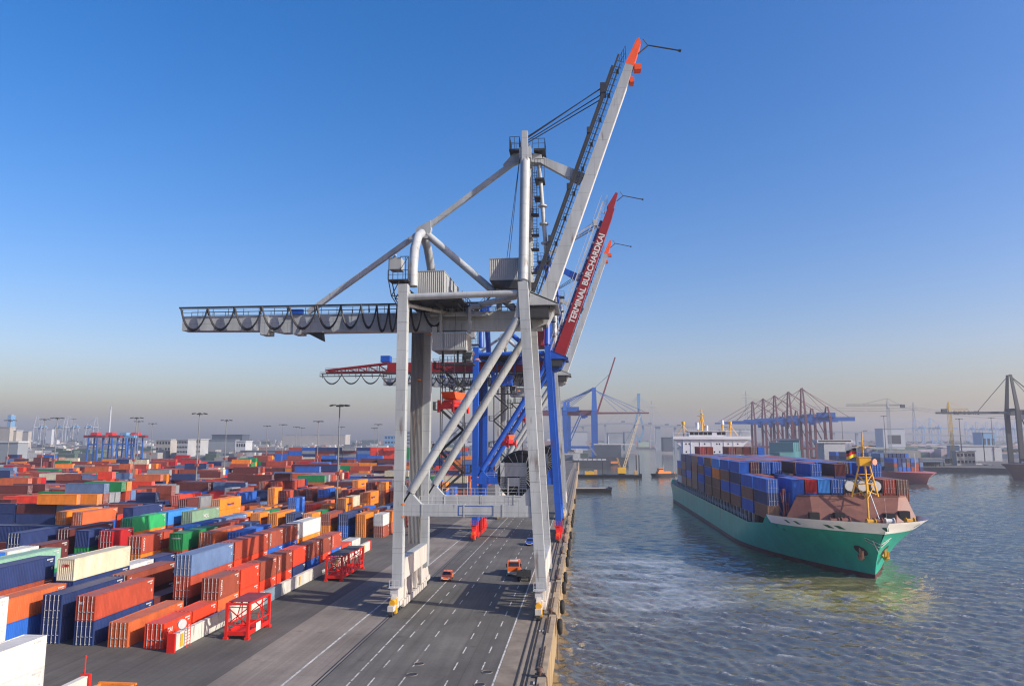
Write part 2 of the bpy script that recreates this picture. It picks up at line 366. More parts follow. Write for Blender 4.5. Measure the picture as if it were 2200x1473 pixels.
_a = me.attributes.new('crest', 'FLOAT', 'POINT'); _a.data.foreach_set('value', CREST.ravel().astype(np.float32))
wo = bpy.data.objects.new('water', me); COL.objects.link(wo); tag(wo, kind='structure')
wm = bpy.data.materials.new('water'); wm.use_nodes = True; n = wm.node_tree.nodes; l = wm.node_tree.links; pb = n['Principled BSDF']
me.materials.append(wm)
pb.inputs['Roughness'].default_value = 0.07; pb.inputs['IOR'].default_value = 4.5; pb.inputs['Specular IOR Level'].default_value = 0.5; pb.inputs['Specular Tint'].default_value = (1.0, 0.90, 0.74, 1)
g = n.new('ShaderNodeNewGeometry')
nz = n.new('ShaderNodeTexNoise'); nz.inputs['Scale'].default_value = 0.016; nz.inputs['Detail'].default_value = 4; l.new(g.outputs['Position'], nz.inputs[0])
sx = n.new('ShaderNodeSeparateXYZ'); l.new(g.outputs['Position'], sx.inputs[0])
# silt: brown-olive in the churned water near the quay and off the bow, blue-grey in the basin
ry = n.new('ShaderNodeMapRange'); ry.inputs[1].default_value = 150; ry.inputs[2].default_value = 210; l.new(sx.outputs[1], ry.inputs[0])
ad = n.new('ShaderNodeMath'); ad.operation = 'ADD'; l.new(ry.outputs[0], ad.inputs[0])
nm = n.new('ShaderNodeMapRange'); nm.inputs[1].default_value = 0.3; nm.inputs[2].default_value = 0.7; nm.inputs[3].default_value = -0.45; nm.inputs[4].default_value = 0.45
l.new(nz.outputs[0], nm.inputs[0]); l.new(nm.outputs[0], ad.inputs[1])
cr = n.new('ShaderNodeValToRGB'); cr.color_ramp.elements[0].color = (0.095, 0.080, 0.048, 1); cr.color_ramp.elements[1].color = (0.066, 0.078, 0.076, 1)
l.new(ad.outputs[0], cr.inputs[0])
# foam: streaks of churned water off the bow and in the wake
mpf = n.new('ShaderNodeMapping'); mpf.inputs['Scale'].default_value = (0.035, 0.11, 0.1); l.new(g.outputs['Position'], mpf.inputs[0])
fo = n.new('ShaderNodeTexNoise'); fo.inputs['Scale'].default_value = 1.0; fo.inputs['Detail'].default_value = 9; fo.inputs['Roughness'].default_value = 0.68; fo.inputs['Distortion'].default_value = 1.2
l.new(mpf.outputs[0], fo.inputs[0])
fr = n.new('ShaderNodeMapRange'); fr.inputs[1].default_value = 0.53; fr.inputs[2].default_value = 0.70; fr.inputs[4].default_value = 0.85; l.new(fo.outputs[0], fr.inputs[0])
rx = n.new('ShaderNodeMapRange'); rx.inputs[1].default_value = 62; rx.inputs[2].default_value = 44; l.new(sx.outputs[0], rx.inputs[0])
ra = n.new('ShaderNodeMapRange'); ra.inputs[1].default_value = 95; ra.inputs[2].default_value = 135; l.new(sx.outputs[1], ra.inputs[0])
rb = n.new('ShaderNodeMapRange'); rb.inputs[1].default_value = 300; rb.inputs[2].default_value = 170; l.new(sx.outputs[1], rb.inputs[0])
def MUL(x, y):
    k = n.new('ShaderNodeMath'); k.operation = 'MULTIPLY'; l.new(x, k.inputs[0]); l.new(y, k.inputs[1]); return k.outputs[0]
fm = MUL(MUL(fr.outputs[0], rx.outputs[0]), MUL(ra.outputs[0], rb.outputs[0]))
fx = n.new('ShaderNodeMix'); fx.data_type = 'RGBA'; fx.inputs[7].default_value = (0.42, 0.42, 0.37, 1); l.new(fm, fx.inputs[0]); l.new(cr.outputs[0], fx.inputs[6])
def bump_mask(cx, cy, rx_, ry_):
    a = n.new('ShaderNodeVectorMath'); a.operation = 'SUBTRACT'; a.inputs[1].default_value = (cx, cy, WATER); l.new(g.outputs['Position'], a.inputs[0])
    q = n.new('ShaderNodeVectorMath'); q.operation = 'MULTIPLY'; q.inputs[1].default_value = (1 / rx_, 1 / ry_, 0); l.new(a.outputs[0], q.inputs[0])
    d = n.new('ShaderNodeVectorMath'); d.operation = 'LENGTH'; l.new(q.outputs[0], d.inputs[0])
    r = n.new('ShaderNodeMapRange'); r.inputs[1].default_value = 1.0; r.inputs[2].default_value = 0.35; l.new(d.outputs['Value'], r.inputs[0]); return r.outputs[0]
ch = n.new('ShaderNodeMapRange'); ch.inputs[1].default_value = 0.38; ch.inputs[2].default_value = 0.62; l.new(fo.outputs[0], ch.inputs[0])
cm = MUL(bump_mask(46, 148, 24, 22), ch.outputs[0])
gx = n.new('ShaderNodeMix'); gx.data_type = 'RGBA'; gx.inputs[7].default_value = (0.36, 0.33, 0.09, 1); l.new(cm, gx.inputs[0]); l.new(fx.outputs[2], gx.inputs[6])
# pale disturbed swath along the quay side of the ship
sw = MUL(bump_mask(14, 165, 20, 45), ch.outputs[0])
hx = n.new('ShaderNodeMix'); hx.data_type = 'RGBA'; hx.inputs[7].default_value = (0.34, 0.37, 0.40, 1); l.new(sw, hx.inputs[0]); l.new(gx.outputs[2], hx.inputs[6])
ca = n.new('ShaderNodeAttribute'); ca.attribute_name = 'crest'     # glints on the wave crests, painted into the base colour as pale tops
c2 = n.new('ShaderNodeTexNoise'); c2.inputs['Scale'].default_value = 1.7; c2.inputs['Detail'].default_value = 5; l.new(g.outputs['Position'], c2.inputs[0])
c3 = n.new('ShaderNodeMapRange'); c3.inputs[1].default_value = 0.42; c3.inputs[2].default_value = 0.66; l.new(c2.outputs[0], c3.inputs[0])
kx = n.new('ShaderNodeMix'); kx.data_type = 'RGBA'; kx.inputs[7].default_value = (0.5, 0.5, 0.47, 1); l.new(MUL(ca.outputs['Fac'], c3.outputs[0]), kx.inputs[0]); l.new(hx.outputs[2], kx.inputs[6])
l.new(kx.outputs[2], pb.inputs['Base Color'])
mr = n.new('ShaderNodeMapRange'); mr.inputs[3].default_value = 0.07; mr.inputs[4].default_value = 0.6; l.new(fm, mr.inputs[0]); l.new(mr.outputs[0], pb.inputs['Roughness'])
mp = n.new('ShaderNodeMapping'); mp.inputs['Scale'].default_value = (0.5, 1.0, 1.0); mp.inputs['Rotation'].default_value = (0, 0, R(-14)); l.new(g.outputs['Position'], mp.inputs[0])
b1 = n.new('ShaderNodeTexNoise'); b1.inputs['Scale'].default_value = 1.25; b1.inputs['Detail'].default_value = 7; b1.inputs['Roughness'].default_value = 0.62; b1.inputs['Distortion'].default_value = 0.5
l.new(mp.outputs[0], b1.inputs[0])
bp = n.new('ShaderNodeBump'); bp.inputs['Strength'].default_value = 1.0; bp.inputs['Distance'].default_value = 0.07
l.new(b1.outputs[0], bp.inputs['Height']); l.new(bp.outputs[0], pb.inputs['Normal'])
# ------------------------------------------------------------------ containers
PAL = {'rust': (0.27, 0.056, 0.030), 'brick': (0.38, 0.058, 0.028), 'vermilion': (0.74, 0.050, 0.014), 'orange': (0.74, 0.215, 0.014), 'terracotta': (0.52, 0.115, 0.034),
       'maroon': (0.115, 0.024, 0.022), 'crimson': (0.42, 0.012, 0.014), 'navy': (0.016, 0.034, 0.125), 'blue': (0.018, 0.11, 0.46), 'azure': (0.04, 0.24, 0.64),
       'steel-blue': (0.10, 0.17, 0.32), 'green': (0.010, 0.22, 0.065), 'emerald': (0.03, 0.42, 0.13), 'sage': (0.17, 0.28, 0.19), 'mint': (0.25, 0.46, 0.35), 'dark-green': (0.014, 0.075, 0.06),
       'cream': (0.56, 0.51, 0.37), 'white': (0.56, 0.56, 0.54), 'grey': (0.25, 0.26, 0.28), 'slate': (0.07, 0.085, 0.11), 'brown': (0.20, 0.10, 0.065)}
CW, CH = 2.44, 2.85
def corr_wall(b, p0, ex, ez, nrm, n, dep):
    "a corrugated panel from p0 along ex, height ez, dents of depth dep inward along -nrm"
    p0 = Vector(p0); ex = Vector(ex); ez = Vector(ez); nrm = Vector(nrm)
    prof = []
    for i in range(n):
        for u, d in ((0.0, 0), (0.28, 0), (0.5, 1), (0.78, 1)): prof.append(((i + u) / n, d))
    prof.append((1.0, 0)); k = len(b.v)
    for u, d in prof:
        q = p0 + ex * u - nrm * dep * d; b.v.append(tuple(q)); b.v.append(tuple(q + ez))
    for i in range(len(prof) - 1): b.f.append((k + 2 * i, k + 2 * i + 2, k + 2 * i + 3, k + 2 * i + 1))
def container_body(L, n, doors=True):
    "long axis on Y from 0 to L, X from -CW to 0, door end at Y=0"
    b = MB(); W2, Hh = CW, CH; fr = 0.11
    for x0 in (-W2, -fr):
        for y0 in (0, L - fr): b.box(x0, x0 + fr, y0, y0 + fr, 0, Hh)
    for x0 in (-W2, -fr):
        b.box(x0, x0 + fr, fr, L - fr, 0, 0.15); b.box(x0, x0 + fr, fr, L - fr, Hh - 0.09, Hh)
    for y0 in (0, L - fr):
        b.box(-W2 + fr, -fr, y0, y0 + fr, 0, 0.15); b.box(-W2 + fr, -fr, y0, y0 + fr, Hh - 0.12, Hh)
    corr_wall(b, (-0.02, fr, 0.15), (0, L - 2 * fr, 0), (0, 0, Hh - 0.24), (1, 0, 0), n, 0.055)
    corr_wall(b, (-W2 + 0.02, L - fr, 0.15), (0, -(L - 2 * fr), 0), (0, 0, Hh - 0.24), (-1, 0, 0), n, 0.055)
    corr_wall(b, (-fr, L - 0.02, 0.15), (-(W2 - 2 * fr), 0, 0), (0, 0, Hh - 0.27), (0, 1, 0), 8, 0.055)
    if not doors: corr_wall(b, (-W2 + fr, 0.02, 0.15), (W2 - 2 * fr, 0, 0), (0, 0, Hh - 0.27), (0, -1, 0), 8, 0.055)
    corr_wall(b, (-W2 + fr, fr, Hh - 0.03), (0, L - 2 * fr, 0), (W2 - 2 * fr, 0, 0), (0, 0, 1), n // 2, 0.025)
    b.box(-W2 + fr, -fr, fr, L - fr, 0.1, 0.14)
    if doors: b.box(-W2 + fr, -fr, 0.06, 0.10, 0.15, Hh - 0.12)
    return b
def door_leaf(x0, x1):
    b = MB(); z0, z1 = 0.17, CH - 0.14
    b.box(x0, x1, 0.025, 0.06, z0, z1)
    for i in range(5):
        zz = z0 + 0.18 + i * 0.52; b.box(x0 + 0.07, x1 - 0.07, 0.0, 0.025, zz, zz + 0.30)
    return b
def rod_mesh():
    b = MB(); b.path([(0, -0.03, 0.05), (0, -0.03, CH - 0.04)], 0.034, 6)
    for z in (0.12, 0.9, CH - 0.7, CH - 0.12): b.box(-0.07, 0.07, -0.05, 0.03, z, z + 0.09)
    b.beam((0, -0.07, 1.05), (0.34, -0.07, 1.0), 0.05, 0.05)
    return b.mesh('lock_rod', GALV)
def marks_mesh(L):
    "the pale code marks at the far top corner of a long side"
    b = MB(); r = random.Random(4)
    for i, (z, w_) in enumerate(((CH - 0.42, 1.2), (CH - 0.72, 0.55), (CH - 1.5, 0.3), (CH - 1.7, 0.3))):
        y = L - 0.35 - w_
        for k in range(int(w_ / 0.15)):
            b.box(0.0, 0.012, y + k * 0.15, y + k * 0.15 + 0.10, z, z + (0.17 if i < 2 else 0.12))
    return b.mesh('marking', WHITE)
BODY = {(40, True): container_body(12.19, 44).mesh('container_body', PAINT), (40, False): container_body(12.19, 44, False).mesh('container_body', PAINT),
        (20, True): container_body(6.06, 22).mesh('container_body', PAINT), (20, False): container_body(6.06, 22, False).mesh('container_body', PAINT)}
DOORL = door_leaf(-CW + 0.12, -CW / 2 - 0.006).mesh('door', PAINT); DOORR = door_leaf(-CW / 2 + 0.006, -0.12).mesh('door', PAINT)
ROD = rod_mesh(); MARK = {40: marks_mesh(12.19), 20: marks_mesh(6.06)}
LEN = {40: 12.19, 20: 6.06}

CONT = []     # every container of the scene: dicts
def put(x, y, z, L, col, orient=0, s=1.0, label='', doors=True, text=None, group=None, flip=False):
    """orient 0: long axis along the quay, right face at x, near end at y.  orient 1: long axis across, right (door) end at x, near face at y."""
    l = LEN[L] * s; w_ = CW * s; h = CH * s
    if orient == 0: bx = (x - w_, x, y, y + l)
    else: bx = (x - l, x, y, y + w_)
    CONT.append(dict(x=x, y=y, z=z, L=L, col=col, orient=orient, s=s, label=label, doors=doors, text=text, group=group, box=(*bx, z, z + h), flip=flip))
def stackpos(i, n):
    if n == 1: return 'standing single'
    return {0: 'lowest in stack', n - 1: 'topmost in stack'}.get(i, 'mid stack')
def stack(x, y, L, cols, orient, where, group, texts=None, doors=None):
    n = len(cols)
    for i, c in enumerate(cols):
        d = (random.random() < 0.75) if doors is None else doors
        lab = '%s %s container, %s, %s' % (c, 'long' if L == 40 else 'short', stackpos(i, n), where)
        put(x, y, i * (CH + 0.02), L, c, orient, 1.0, lab, d, (texts or {}).get(i), group)
def rx_(k): return -49.55 - 4.62 * k
PITCH = {40: 12.45, 20: 6.42}
def row_A(k, y0, seq):
    y = y0
    for j, it in enumerate(seq):
        if isinstance(it, (int, float)): y += it; continue
        L, cols = it[0], it[1]; tx = it[2] if len(it) > 2 else None; dd = it[3] if len(it) > 3 else None
        if cols: stack(rx_(k), y + random.uniform(-0.05, 0.1), L, cols, 0, '%s row from white wall, %s from front' % (ordw(k), ordw(j)), 'containers in the near yard', tx, dd)
        y += PITCH[L]
WB = ['rust', 'brick', 'terracotta', 'orange', 'navy', 'blue', 'maroon', 'grey', 'cream', 'vermilion', 'green', 'steel-blue', 'brown']
WP = [0.2, 0.15, 0.1, 0.11, 0.1, 0.07, 0.08, 0.03, 0.05, 0.04, 0.03, 0.02, 0.02]
def rc(p=None): return random.choices(WB, p or WP)[0]
def fill(n20, tiers, p=None):
    out = []
    for i in range(n20): out.append((40 if random.random() < 0.6 else 20, [rc(p) for _ in range(random.choice(tiers))]))
    return out
D = True
row_A(0, 85.2, [(20, ['vermilion'], {0: 'CAI'}, D), (20, ['vermilion']), (20, ['terracotta', 'rust'], None, D), (20, ['vermilion', 'vermilion']), (20, ['vermilion', 'rust']), (20, ['vermilion', 'rust']),
                (20, ['navy', 'vermilion']), (20, ['blue', 'rust'], {1: 'TRITON'}), (20, ['vermilion', 'rust'], {0: 'tex'}), (20, ['blue', 'brick']), (20, ['vermilion'], {0: 'mexico'}), (20, ['white'])])
row_A(1, 85.3, [(40, ['terracotta'], None, D), 1.2, (40, ['maroon', 'brick', 'steel-blue'], {1: 'tex'}, D), 0.3, (40, ['terracotta', 'vermilion', 'brick'], {2: 'Z'}), (20, ['navy', 'blue', 'rust'], {2: 'CAPITAL'}), (20, ['navy', 'blue', 'rust'], {2: 'GATEWAY'}), (40, ['rust', 'orange', 'white'])] )
row_A(2, 85.6, [(40, ['navy', 'brick'], {1: 'tex'}, D), (40, ['maroon']), (20, ['rust']), 6.4, (40, ['rust', 'navy', 'blue']), (40, ['terracotta', 'brick'])])
row_A(3, 86.0, [(40, ['navy', 'navy'], None, D), 0.4, (40, ['maroon', 'rust']), (20, ['blue']), 4.6, (40, ['rust', 'navy', 'terracotta']), (20, ['brown', 'blue', 'steel-blue']), (40, ['terracotta', 'rust'])])
row_A(4, 80.8, [(40, ['blue', 'terracotta']), 1.0, (40, ['navy', 'navy', 'cream'], {2: 'CMA'}, False), (20, ['grey', 'white']), (20, ['rust', 'navy']), 1.5, (40, ['rust', 'brick', 'green'], {2: 'EVERGREEN'}, False), (40, ['rust', 'navy', 'brick'])])
row_A(5, 84.4, [(40, ['blue', 'rust', 'navy']), (20, ['rust', 'blue']), (20, ['navy', 'maroon']), 6.9, (20, ['rust', 'orange', 'brick'], {2: 'CAPITAL'}), (20, ['navy', 'orange', 'brick']), (20, ['rust', 'rust', 'azure']), (20, ['navy', 'navy', 'blue']), (40, ['rust', 'navy', 'steel-blue'])])
row_A(6, 91.7, [(40, ['green', 'green', 'mint']), (40, ['navy', 'maroon']), (40, ['blue', 'navy']), (40, ['navy', 'azure']), (20, ['rust', 'navy'])])
row_A(7, 92.8, [(20, ['rust', 'navy', 'blue']), (20, ['grey', 'orange', 'white']), (20, ['navy', 'orange', 'maroon']), (20, ['rust', 'navy']), 4.2, (20, ['navy', 'rust', 'crimson']), (40, ['rust', 'navy']), (40, ['navy', 'blue'])])
row_A(8, 104, [(40, ['navy', 'navy']), 6.4, (20, ['dark-green', 'green', 'navy'], {2: 'MSC'}, False), (20, ['blue', 'azure']), (40, ['navy', 'rust']), 9, (40, ['rust', 'navy', 'sage'], {2: 'NOL'})])
row_A(9, 112, [(40, ['navy', 'rust']), (40, ['navy', 'rust', 'maroon'], {2: 'K LINE'}, D), 5.7, (40, ['rust', 'orange', 'emerald']), 0.4, (40, ['navy', 'rust', 'azure'])])
for k in range(10, 15):
    row_A(k, 112 + (k - 10) * 7.5, fill(5, [2, 2, 1, 3]))
put(-98.5, 131.0, 2 * (CH + .02), 40, 'navy', 1, 1, 'navy long container lying crosswise at the left picture edge, high on the near stacks', False, None, 'containers in the near yard')
put(-98.5, 131.0, 0, 40, 'rust', 1, 1, 'rust long container lying crosswise under a navy one by the left picture edge', False, None, 'containers in the near yard')
put(-98.5, 131.0, CH + .02, 40, 'navy', 1, 1, 'navy long container lying crosswise between two others by the left picture edge', False, None, 'containers in the near yard')
# middle yard: long axis along the quay
OB = [0.16, 0.13, 0.1, 0.24, 0.09, 0.06, 0.03, 0.04, 0.06, 0.03, 0.02, 0.03, 0.01]
FRONT = {0: ['rust', 'white'], 1: ['orange', 'orange'], 2: ['blue', 'navy'], 3: ['orange', 'rust'], 4: ['navy', 'orange'], 5: ['rust', 'navy'], 6: ['orange', 'orange'], 7: ['orange', 'orange'], 8: ['orange', 'orange']}
for k in range(0, 16):
    y = 183.0 + (k > 8) * 6; x = rx_(k) - 0.7
    for j in range(5):
        L = random.choice([40, 40, 20, 20, 20]); n = random.choices([1, 2, 3], [0.25, 0.55, 0.2])[0]
        cols = FRONT[k] if (j == 0 and k in FRONT) else [rc(OB) for _ in range(n)]
        if (k, j) == (0, 0): L = 20
        if (k, j) == (2, 2) or (k, j) == (6, 1): cols = ['white', 'blue'] + (['blue'] if k == 6 else [])
        tx = {len(cols) - 1: 'Hapag-Lloyd'} if (cols[-1] == 'orange' and random.random() < 0.6) else None
        if random.random() < 0.94:
            stack(x, y, L, cols, 0, 'middle yard, %s row from quay, %s from front' % (ordw(k), ordw(j)), 'containers in the middle yard', tx, True)
        y += PITCH[L] + random.choice([0, 0, 0.6])
for k in range(0, 17):
    y = 268.0; x = rx_(k) - 0.7
    for j in range(3):
        L = random.choice([40, 20]); n = random.choices([1, 2, 3], [0.3, 0.5, 0.2])[0]
        stack(x, y, L, [rc(OB) for _ in range(n)], 0, 'rear middle yard, %s row from quay, %s from front' % (ordw(k), ordw(j)), 'containers in the middle yard', None, True)
        y += PITCH[L]
# crosswise yard on the left: long axis across the quay, door ends lit by the sun
CP = [0.24, 0.11, 0.04, 0.09, 0.12, 0.04, 0.15, 0.06, 0.04, 0.03, 0.06, 0.03, 0.01]
WB.append('crimson')
for _p in (WP, OB, CP): _p.append(0.05)
def cross_block(x_right, ncol, y0, nrow, name, tiers, skip=0.1, p=CP, pitch=2.75):
    for i in range(ncol):
        run = 0; gap = 0; base = 2
        for j in range(nrow):
            if gap > 0: gap -= 1; continue
            if random.random() < skip * 0.25: gap = random.randint(1, 3); continue
            if random.random() < skip * 0.3: continue
            x = x_right - i * 12.7 + random.uniform(-0.1, 0.1); y = y0 + j * pitch
            if (1252 + 1560 * (x + 1) / (y + 3)) < -30: continue
            run -= 1
            if run <= 0: run = random.randint(3, 7); base = random.choices([1, 2, 3], tiers)[0]; fam = rc(p)
            n = max(1, min(4, base + random.choices([-1, 0, 1], [.14, .76, .1])[0]))
            L = 40 if random.random() < 0.85 else 20
            c = rc(p)
            cols = [fam if random.random() < .4 else rc(p) for _ in range(n)]
            stack(x, y, L, cols, 1, '%s, %s row back, %s column from right' % (name, ordw(j), ordw(i)), 'containers in the crosswise yard', None, True)
cross_block(-128, 7, 205, 17, 'left crosswise yard', [0.3, 0.55, 0.15], 0.15)
put(-146, 203.5, 2 * (CH + .02), 40, 'orange', 1, 1, 'orange long container crosswise, front rank of the left crosswise yard', True, None, 'containers in the crosswise yard')
put(-135.5, 200.5, CH + .02, 40, 'navy', 1, 1, 'navy long container crosswise, nearest corner of the left crosswise yard', True, None, 'containers in the crosswise yard')
cross_block(-112, 12, 262, 14, 'crosswise yard beyond', [0.25, 0.55, 0.2], 0.2)
cross_block(-50, 22, 318, 12, 'third cross yard', [0.15, 0.6, 0.25], 0.16)
cross_block(-50, 26, 368, 14, 'fourth crosswise yard', [0.2, 0.6, 0.2], 0.2)
cross_block(-50, 32, 425, 14, 'fifth crosswise yard', [0.15, 0.6, 0.25], 0.2)
cross_block(-50, 36, 486, 12, 'sixth crosswise yard', [0.2, 0.5, 0.3], 0.25)
cross_block(-45, 42, 560, 10, 'seventh crosswise yard', [0.2, 0.5, 0.3], 0.35)
# tall far stacks left of the crane
FP = [0.1, 0.12, 0.02, 0.03, 0.24, 0.2, 0.1, 0.04, 0.02, 0.05, 0.06, 0.02, 0.0, 0.0]
for i in range(16):
    for j in range(3):
        for t in range(6 - max(0, 3 - i) - j % 2):
            c = 'green' if 11 <= i <= 13 else ('vermilion' if 9 <= i <= 10 else rc(FP))
            put(-290 + i * 12.6, 640 + j * 3, t * CH, 40, c, 1, 1, '%s container in the tall far stacks' % c, False, None, 'far stacks')
# white containers close to the camera at the lower left
for i, (x, y, c) in enumerate([(-51.9, 56.6, ['white', 'white']), (-58.6, 59.5, ['cream', 'white', 'white'])]):
    stack(x, y, 40, c, 0, ['beside the bottom left corner, nearest of all', 'at the left edge behind the nearest white pair'][i], 'white containers in the lower left corner', None, False)
# ------------------------------------------------------------------ ship-to-shore cranes
CG = mat('crane_grey', (0.35, 0.375, 0.39), 0.5, var=0.22, scale=0.5, rust=0.3, streak=True, seam=0.7)
CGR = mat('crane_grey_ribbed', (0.20, 0.205, 0.205), 0.6, var=0.3, scale=0.5, rust=0.55, streak=True)
HOUSE = mat('house_sheet', (0.29, 0.305, 0.31), 0.5, var=0.12, scale=0.5, streak=True)
OR = mat('crane_orange', (0.72, 0.085, 0.012), 0.45, var=0.1)
REDB = mat('boom_red', (0.235, 0.010, 0.012), 0.45, var=0.14, scale=0.3)
CB = mat('crane_blue', (0.010, 0.075, 0.40), 0.4, var=0.2, scale=0.45, rust=0.2, streak=True, seam=0.6)
CBD = mat('crane_blue_dark', (0.010, 0.035, 0.20), 0.45, var=0.15)
YEL = mat('buffer_yellow', (0.60, 0.30, 0.015), 0.5, var=0.2)
RED = mat('signal_red', (0.55, 0.018, 0.012), 0.45, var=0.12)
REDH = mat('red_sheet', (0.36, 0.022, 0.018), 0.5, var=0.12, streak=True)
ROPE = mat('wire_rope', (0.02, 0.024, 0.04), 0.6)
LAMPG = mat('amber_lamp', (0.8, 0.22, 0.03), 0.3)
PANEL = mat('sill_panel', (0.50, 0.465, 0.42), 0.6, var=0.2, scale=0.5, rust=0.35, streak=True)

def ribbed_box(b, x0, x1, y0, y1, z0, z1, pitch=0.32, dep=0.07):
    b.box(x0 + dep, x1 - dep, y0 + dep, y1 - dep, z0, z1)
    corr_wall(b, (x0, y0, z0 + .15), (x1 - x0, 0, 0), (0, 0, z1 - z0 - .2), (0, -1, 0), max(4, int((x1 - x0) / pitch)), dep * 0.8)
    corr_wall(b, (x1, y0, z0 + .15), (0, y1 - y0, 0), (0, 0, z1 - z0 - .2), (1, 0, 0), max(4, int((y1 - y0) / pitch)), dep * 0.8)
    b.box(x0 - .04, x1 + .04, y0 - .04, y1 + .04, z1 - 0.06, z1 + 0.06); b.box(x0 - .02, x1 + .02, y0 - .02, y1 + .02, z0 - .3, z0 + .14)

def sts_crane(name, label, loc, style):
    "loc: middle of the crane on the quay.  Local axes: X to the water, Y along the quay, Z up"
    t = thing(name, label, 'harbour crane', (0, 0, 0), 'ship-to-shore cranes on the quay')
    blue = style == 'blue'
    ML = CB if blue else CG; MT = CB if blue else CG; MBM = REDB if blue else CG
    yF, yR = -9.0, 8.5
    def leg_x(side, z): return -26.85 if side < 0 else -6.1 - (z - 4) * 0.058
    for side in (-1, 1):
        for y in (yF, yR):
            b = MB(); a = (leg_x(side, 3.4), y, 3.4); c = (leg_x(side, 15), y, 15); d = (leg_x(side, 47.8), y, 47.8)
            b.beam(a, c, 1.45, 1.5, up=(0, 1, 0)); b.beam(c, d, 1.44, 1.49, up=(0, 1, 0))
            for z in (9.0, 18.5, 42.0): b.box(leg_x(side, z) - .76, leg_x(side, z) + .76, y - .78, y + .78, z - 0.06, z + 0.06)
            b.build('leg', ML, t)
            # bogie set under each leg
            g = MB(); x = -26.9 if side < 0 else -6.35; s = -1 if y == yF else 1; yc = y + s * 0.4
            g.prism([(x - .35, y - s * 2.2, 3.3), (x - .35, y + s * 1.6, 3.3), (x - .35, y + s * 2.6, 1.5), (x - .35, y - s * 3.8, 1.5)], (0.7, 0, 0))
            g.box(x - .42, x + .42, yc - 3.4, yc - 0.3, 0.75, 1.45); g.box(x - .42, x + .42, yc + 0.2, yc + 3.0, 0.75, 1.45)
            bo = g.build('bogie', RED if blue else PANEL, t)
            for k in range(6):
                wv = MB(); wy = yc - 3.0 + k * 1.1; wv.path([(x - .25, wy, 0.42), (x + .25, wy, 0.42)], 0.42, 14); wv.build('wheel', STEEL, bo)
            if y == yF:
                v = MB(); v.box(x - .5, x + .5, y - 2.6, y - 1.7, 0.25, 1.15); v.path([(x, y - 2.2, 1.75), (x, y - 3.0, 1.75)], 0.42, 12); v.box(x - .45, x + .45, y - 2.2, y - 1.5, 1.3, 2.2)
                v.build('buffer', OR if blue else YEL, t)
                v = MB(); v.box(x - .55, x + .55, y - 1.9, y - 1.1, 2.4, 3.6); v.rail([(x - .7, y - 2.0, 3.6), (x + .7, y - 2.0, 3.6)], 1.1, 0.7); v.box(x - .8, x + .8, y - 2.1, y - 1.0, 3.55, 3.65)
                v.build('drive_cabinet', RED if blue else GALV, t)
        # sill beam between the two legs of a side
        x = leg_x(side, 5.5) ; b = MB(); b.box(x - .62, x + .6, yF + .76, yR - .76, 4.2, 7.2)
        sb = b.build('sill_beam', ML, t)
        b = MB(); b.box(x + .6, x + .66, yF + 1.2, yR - 1.0, 4.25, 7.15); b.build('panel', ML if blue else PANEL, sb)
        b = MB()
        for k in range(4): b.box(x - .5, x + .55, yF + 2.2 + k * 3.6, yF + 3.0 + k * 3.6, 1.4, 4.25)
        for k in range(4): b.beam((x, yF + 3 + k * 3.6, 4.2), (x, yF + 5.2 + k * 3.6, 1.5), 0.4, 0.5)
        for k in range(11): b.box(x - .5, x + .62, yF + 1.4 + k * 1.45, yF + 2.5 + k * 1.45, 0.35, 1.25)
        b.build('equaliser', RED if blue else PANEL, sb)
    for y in (yF, yR):
        b = MB(); b.box(-26.12, -7.35, y - .6, y + .6, 13.45, 15.1)
        for x in (-23.4, -17.2, -11.6): b.box(x - .1, x + .1, y - .66, y + .66, 13.4, 15.15)
        for sx, s in ((-26.1, 1), (-7.4, -1)): b.prism([(sx, y - .5, 15.1), (sx + s * 2.6, y - .5, 15.1), (sx, y - .5, 17.9)], (0, 1.0, 0))
        pb_ = b.build('portal_beam', ML, t)
        if y == yF and not blue:
            b = MB()
            for (xa, xb, z0, z1) in ((-18.0, -12.9, 13.6, 13.68), (-18.0, -12.9, 14.92, 15.0), (-18.0, -17.92, 13.6, 15.0), (-12.98, -12.9, 13.6, 15.0)): b.box(xa, xb, y - .64, y - .6, z0, z1)
            b.build('sign_frame', CB, pb_)
        b = MB(); b.rail([(-24, y + .5, 15.1), (-9, y + .5, 15.1)], 1.1, 1.8); b.build('handrail', GALV, pb_)
        b = MB(); a = Vector((-9.4, y, 42.3)); d = Vector((-25.2, y, 16.9)); b.tube(a, d, 0.68, 16); b.beam(a + (a - d).normalized() * 0.1, (-8.75, y, 45.9), 1.1, 1.1, up=(0, 1, 0)); b.beam(d, d + (d - a).normalized() * 1.8, 0.25, 1.0, up=(0, 1, 0))
        b.build('diagonal_brace', MT, t, True)
        b = MB(); b.tube((-26.1, y, 45.9), (-9.4, y, 46.2), 0.5, 14); b.build('top_brace', MT, t, True)
    b = MB(); b.tube((-26.3, yR - .3, 45.8), (-9.2, yF + .4, 45.9), 0.48, 14); b.tube((-26.3, yF + .3, 44.7), (-20, yR - 8, 44.6), 0.3, 10); b.build('plan_brace', MT, t, True)
    for side in (-1, 1):
        x = leg_x(side, 46.5); b = MB(); b.box(x - .55, x + .55, yF + .76, yR - .76, 45.6, 47.4); b.build('cross_girder', ML, t)
    b = MB(); x = -28.4; corr_wall(b, (x - 1.0, yR - 1.2, 7.2), (2.1, 0, 0), (0, 0, 36.7), (0, -1, 0), 9, 0.09); b.box(x - .95, x + 1.05, yR - 1.1, yR + .9, 7.2, 44); b.build('lift_shaft', CBD if blue else CGR, t)
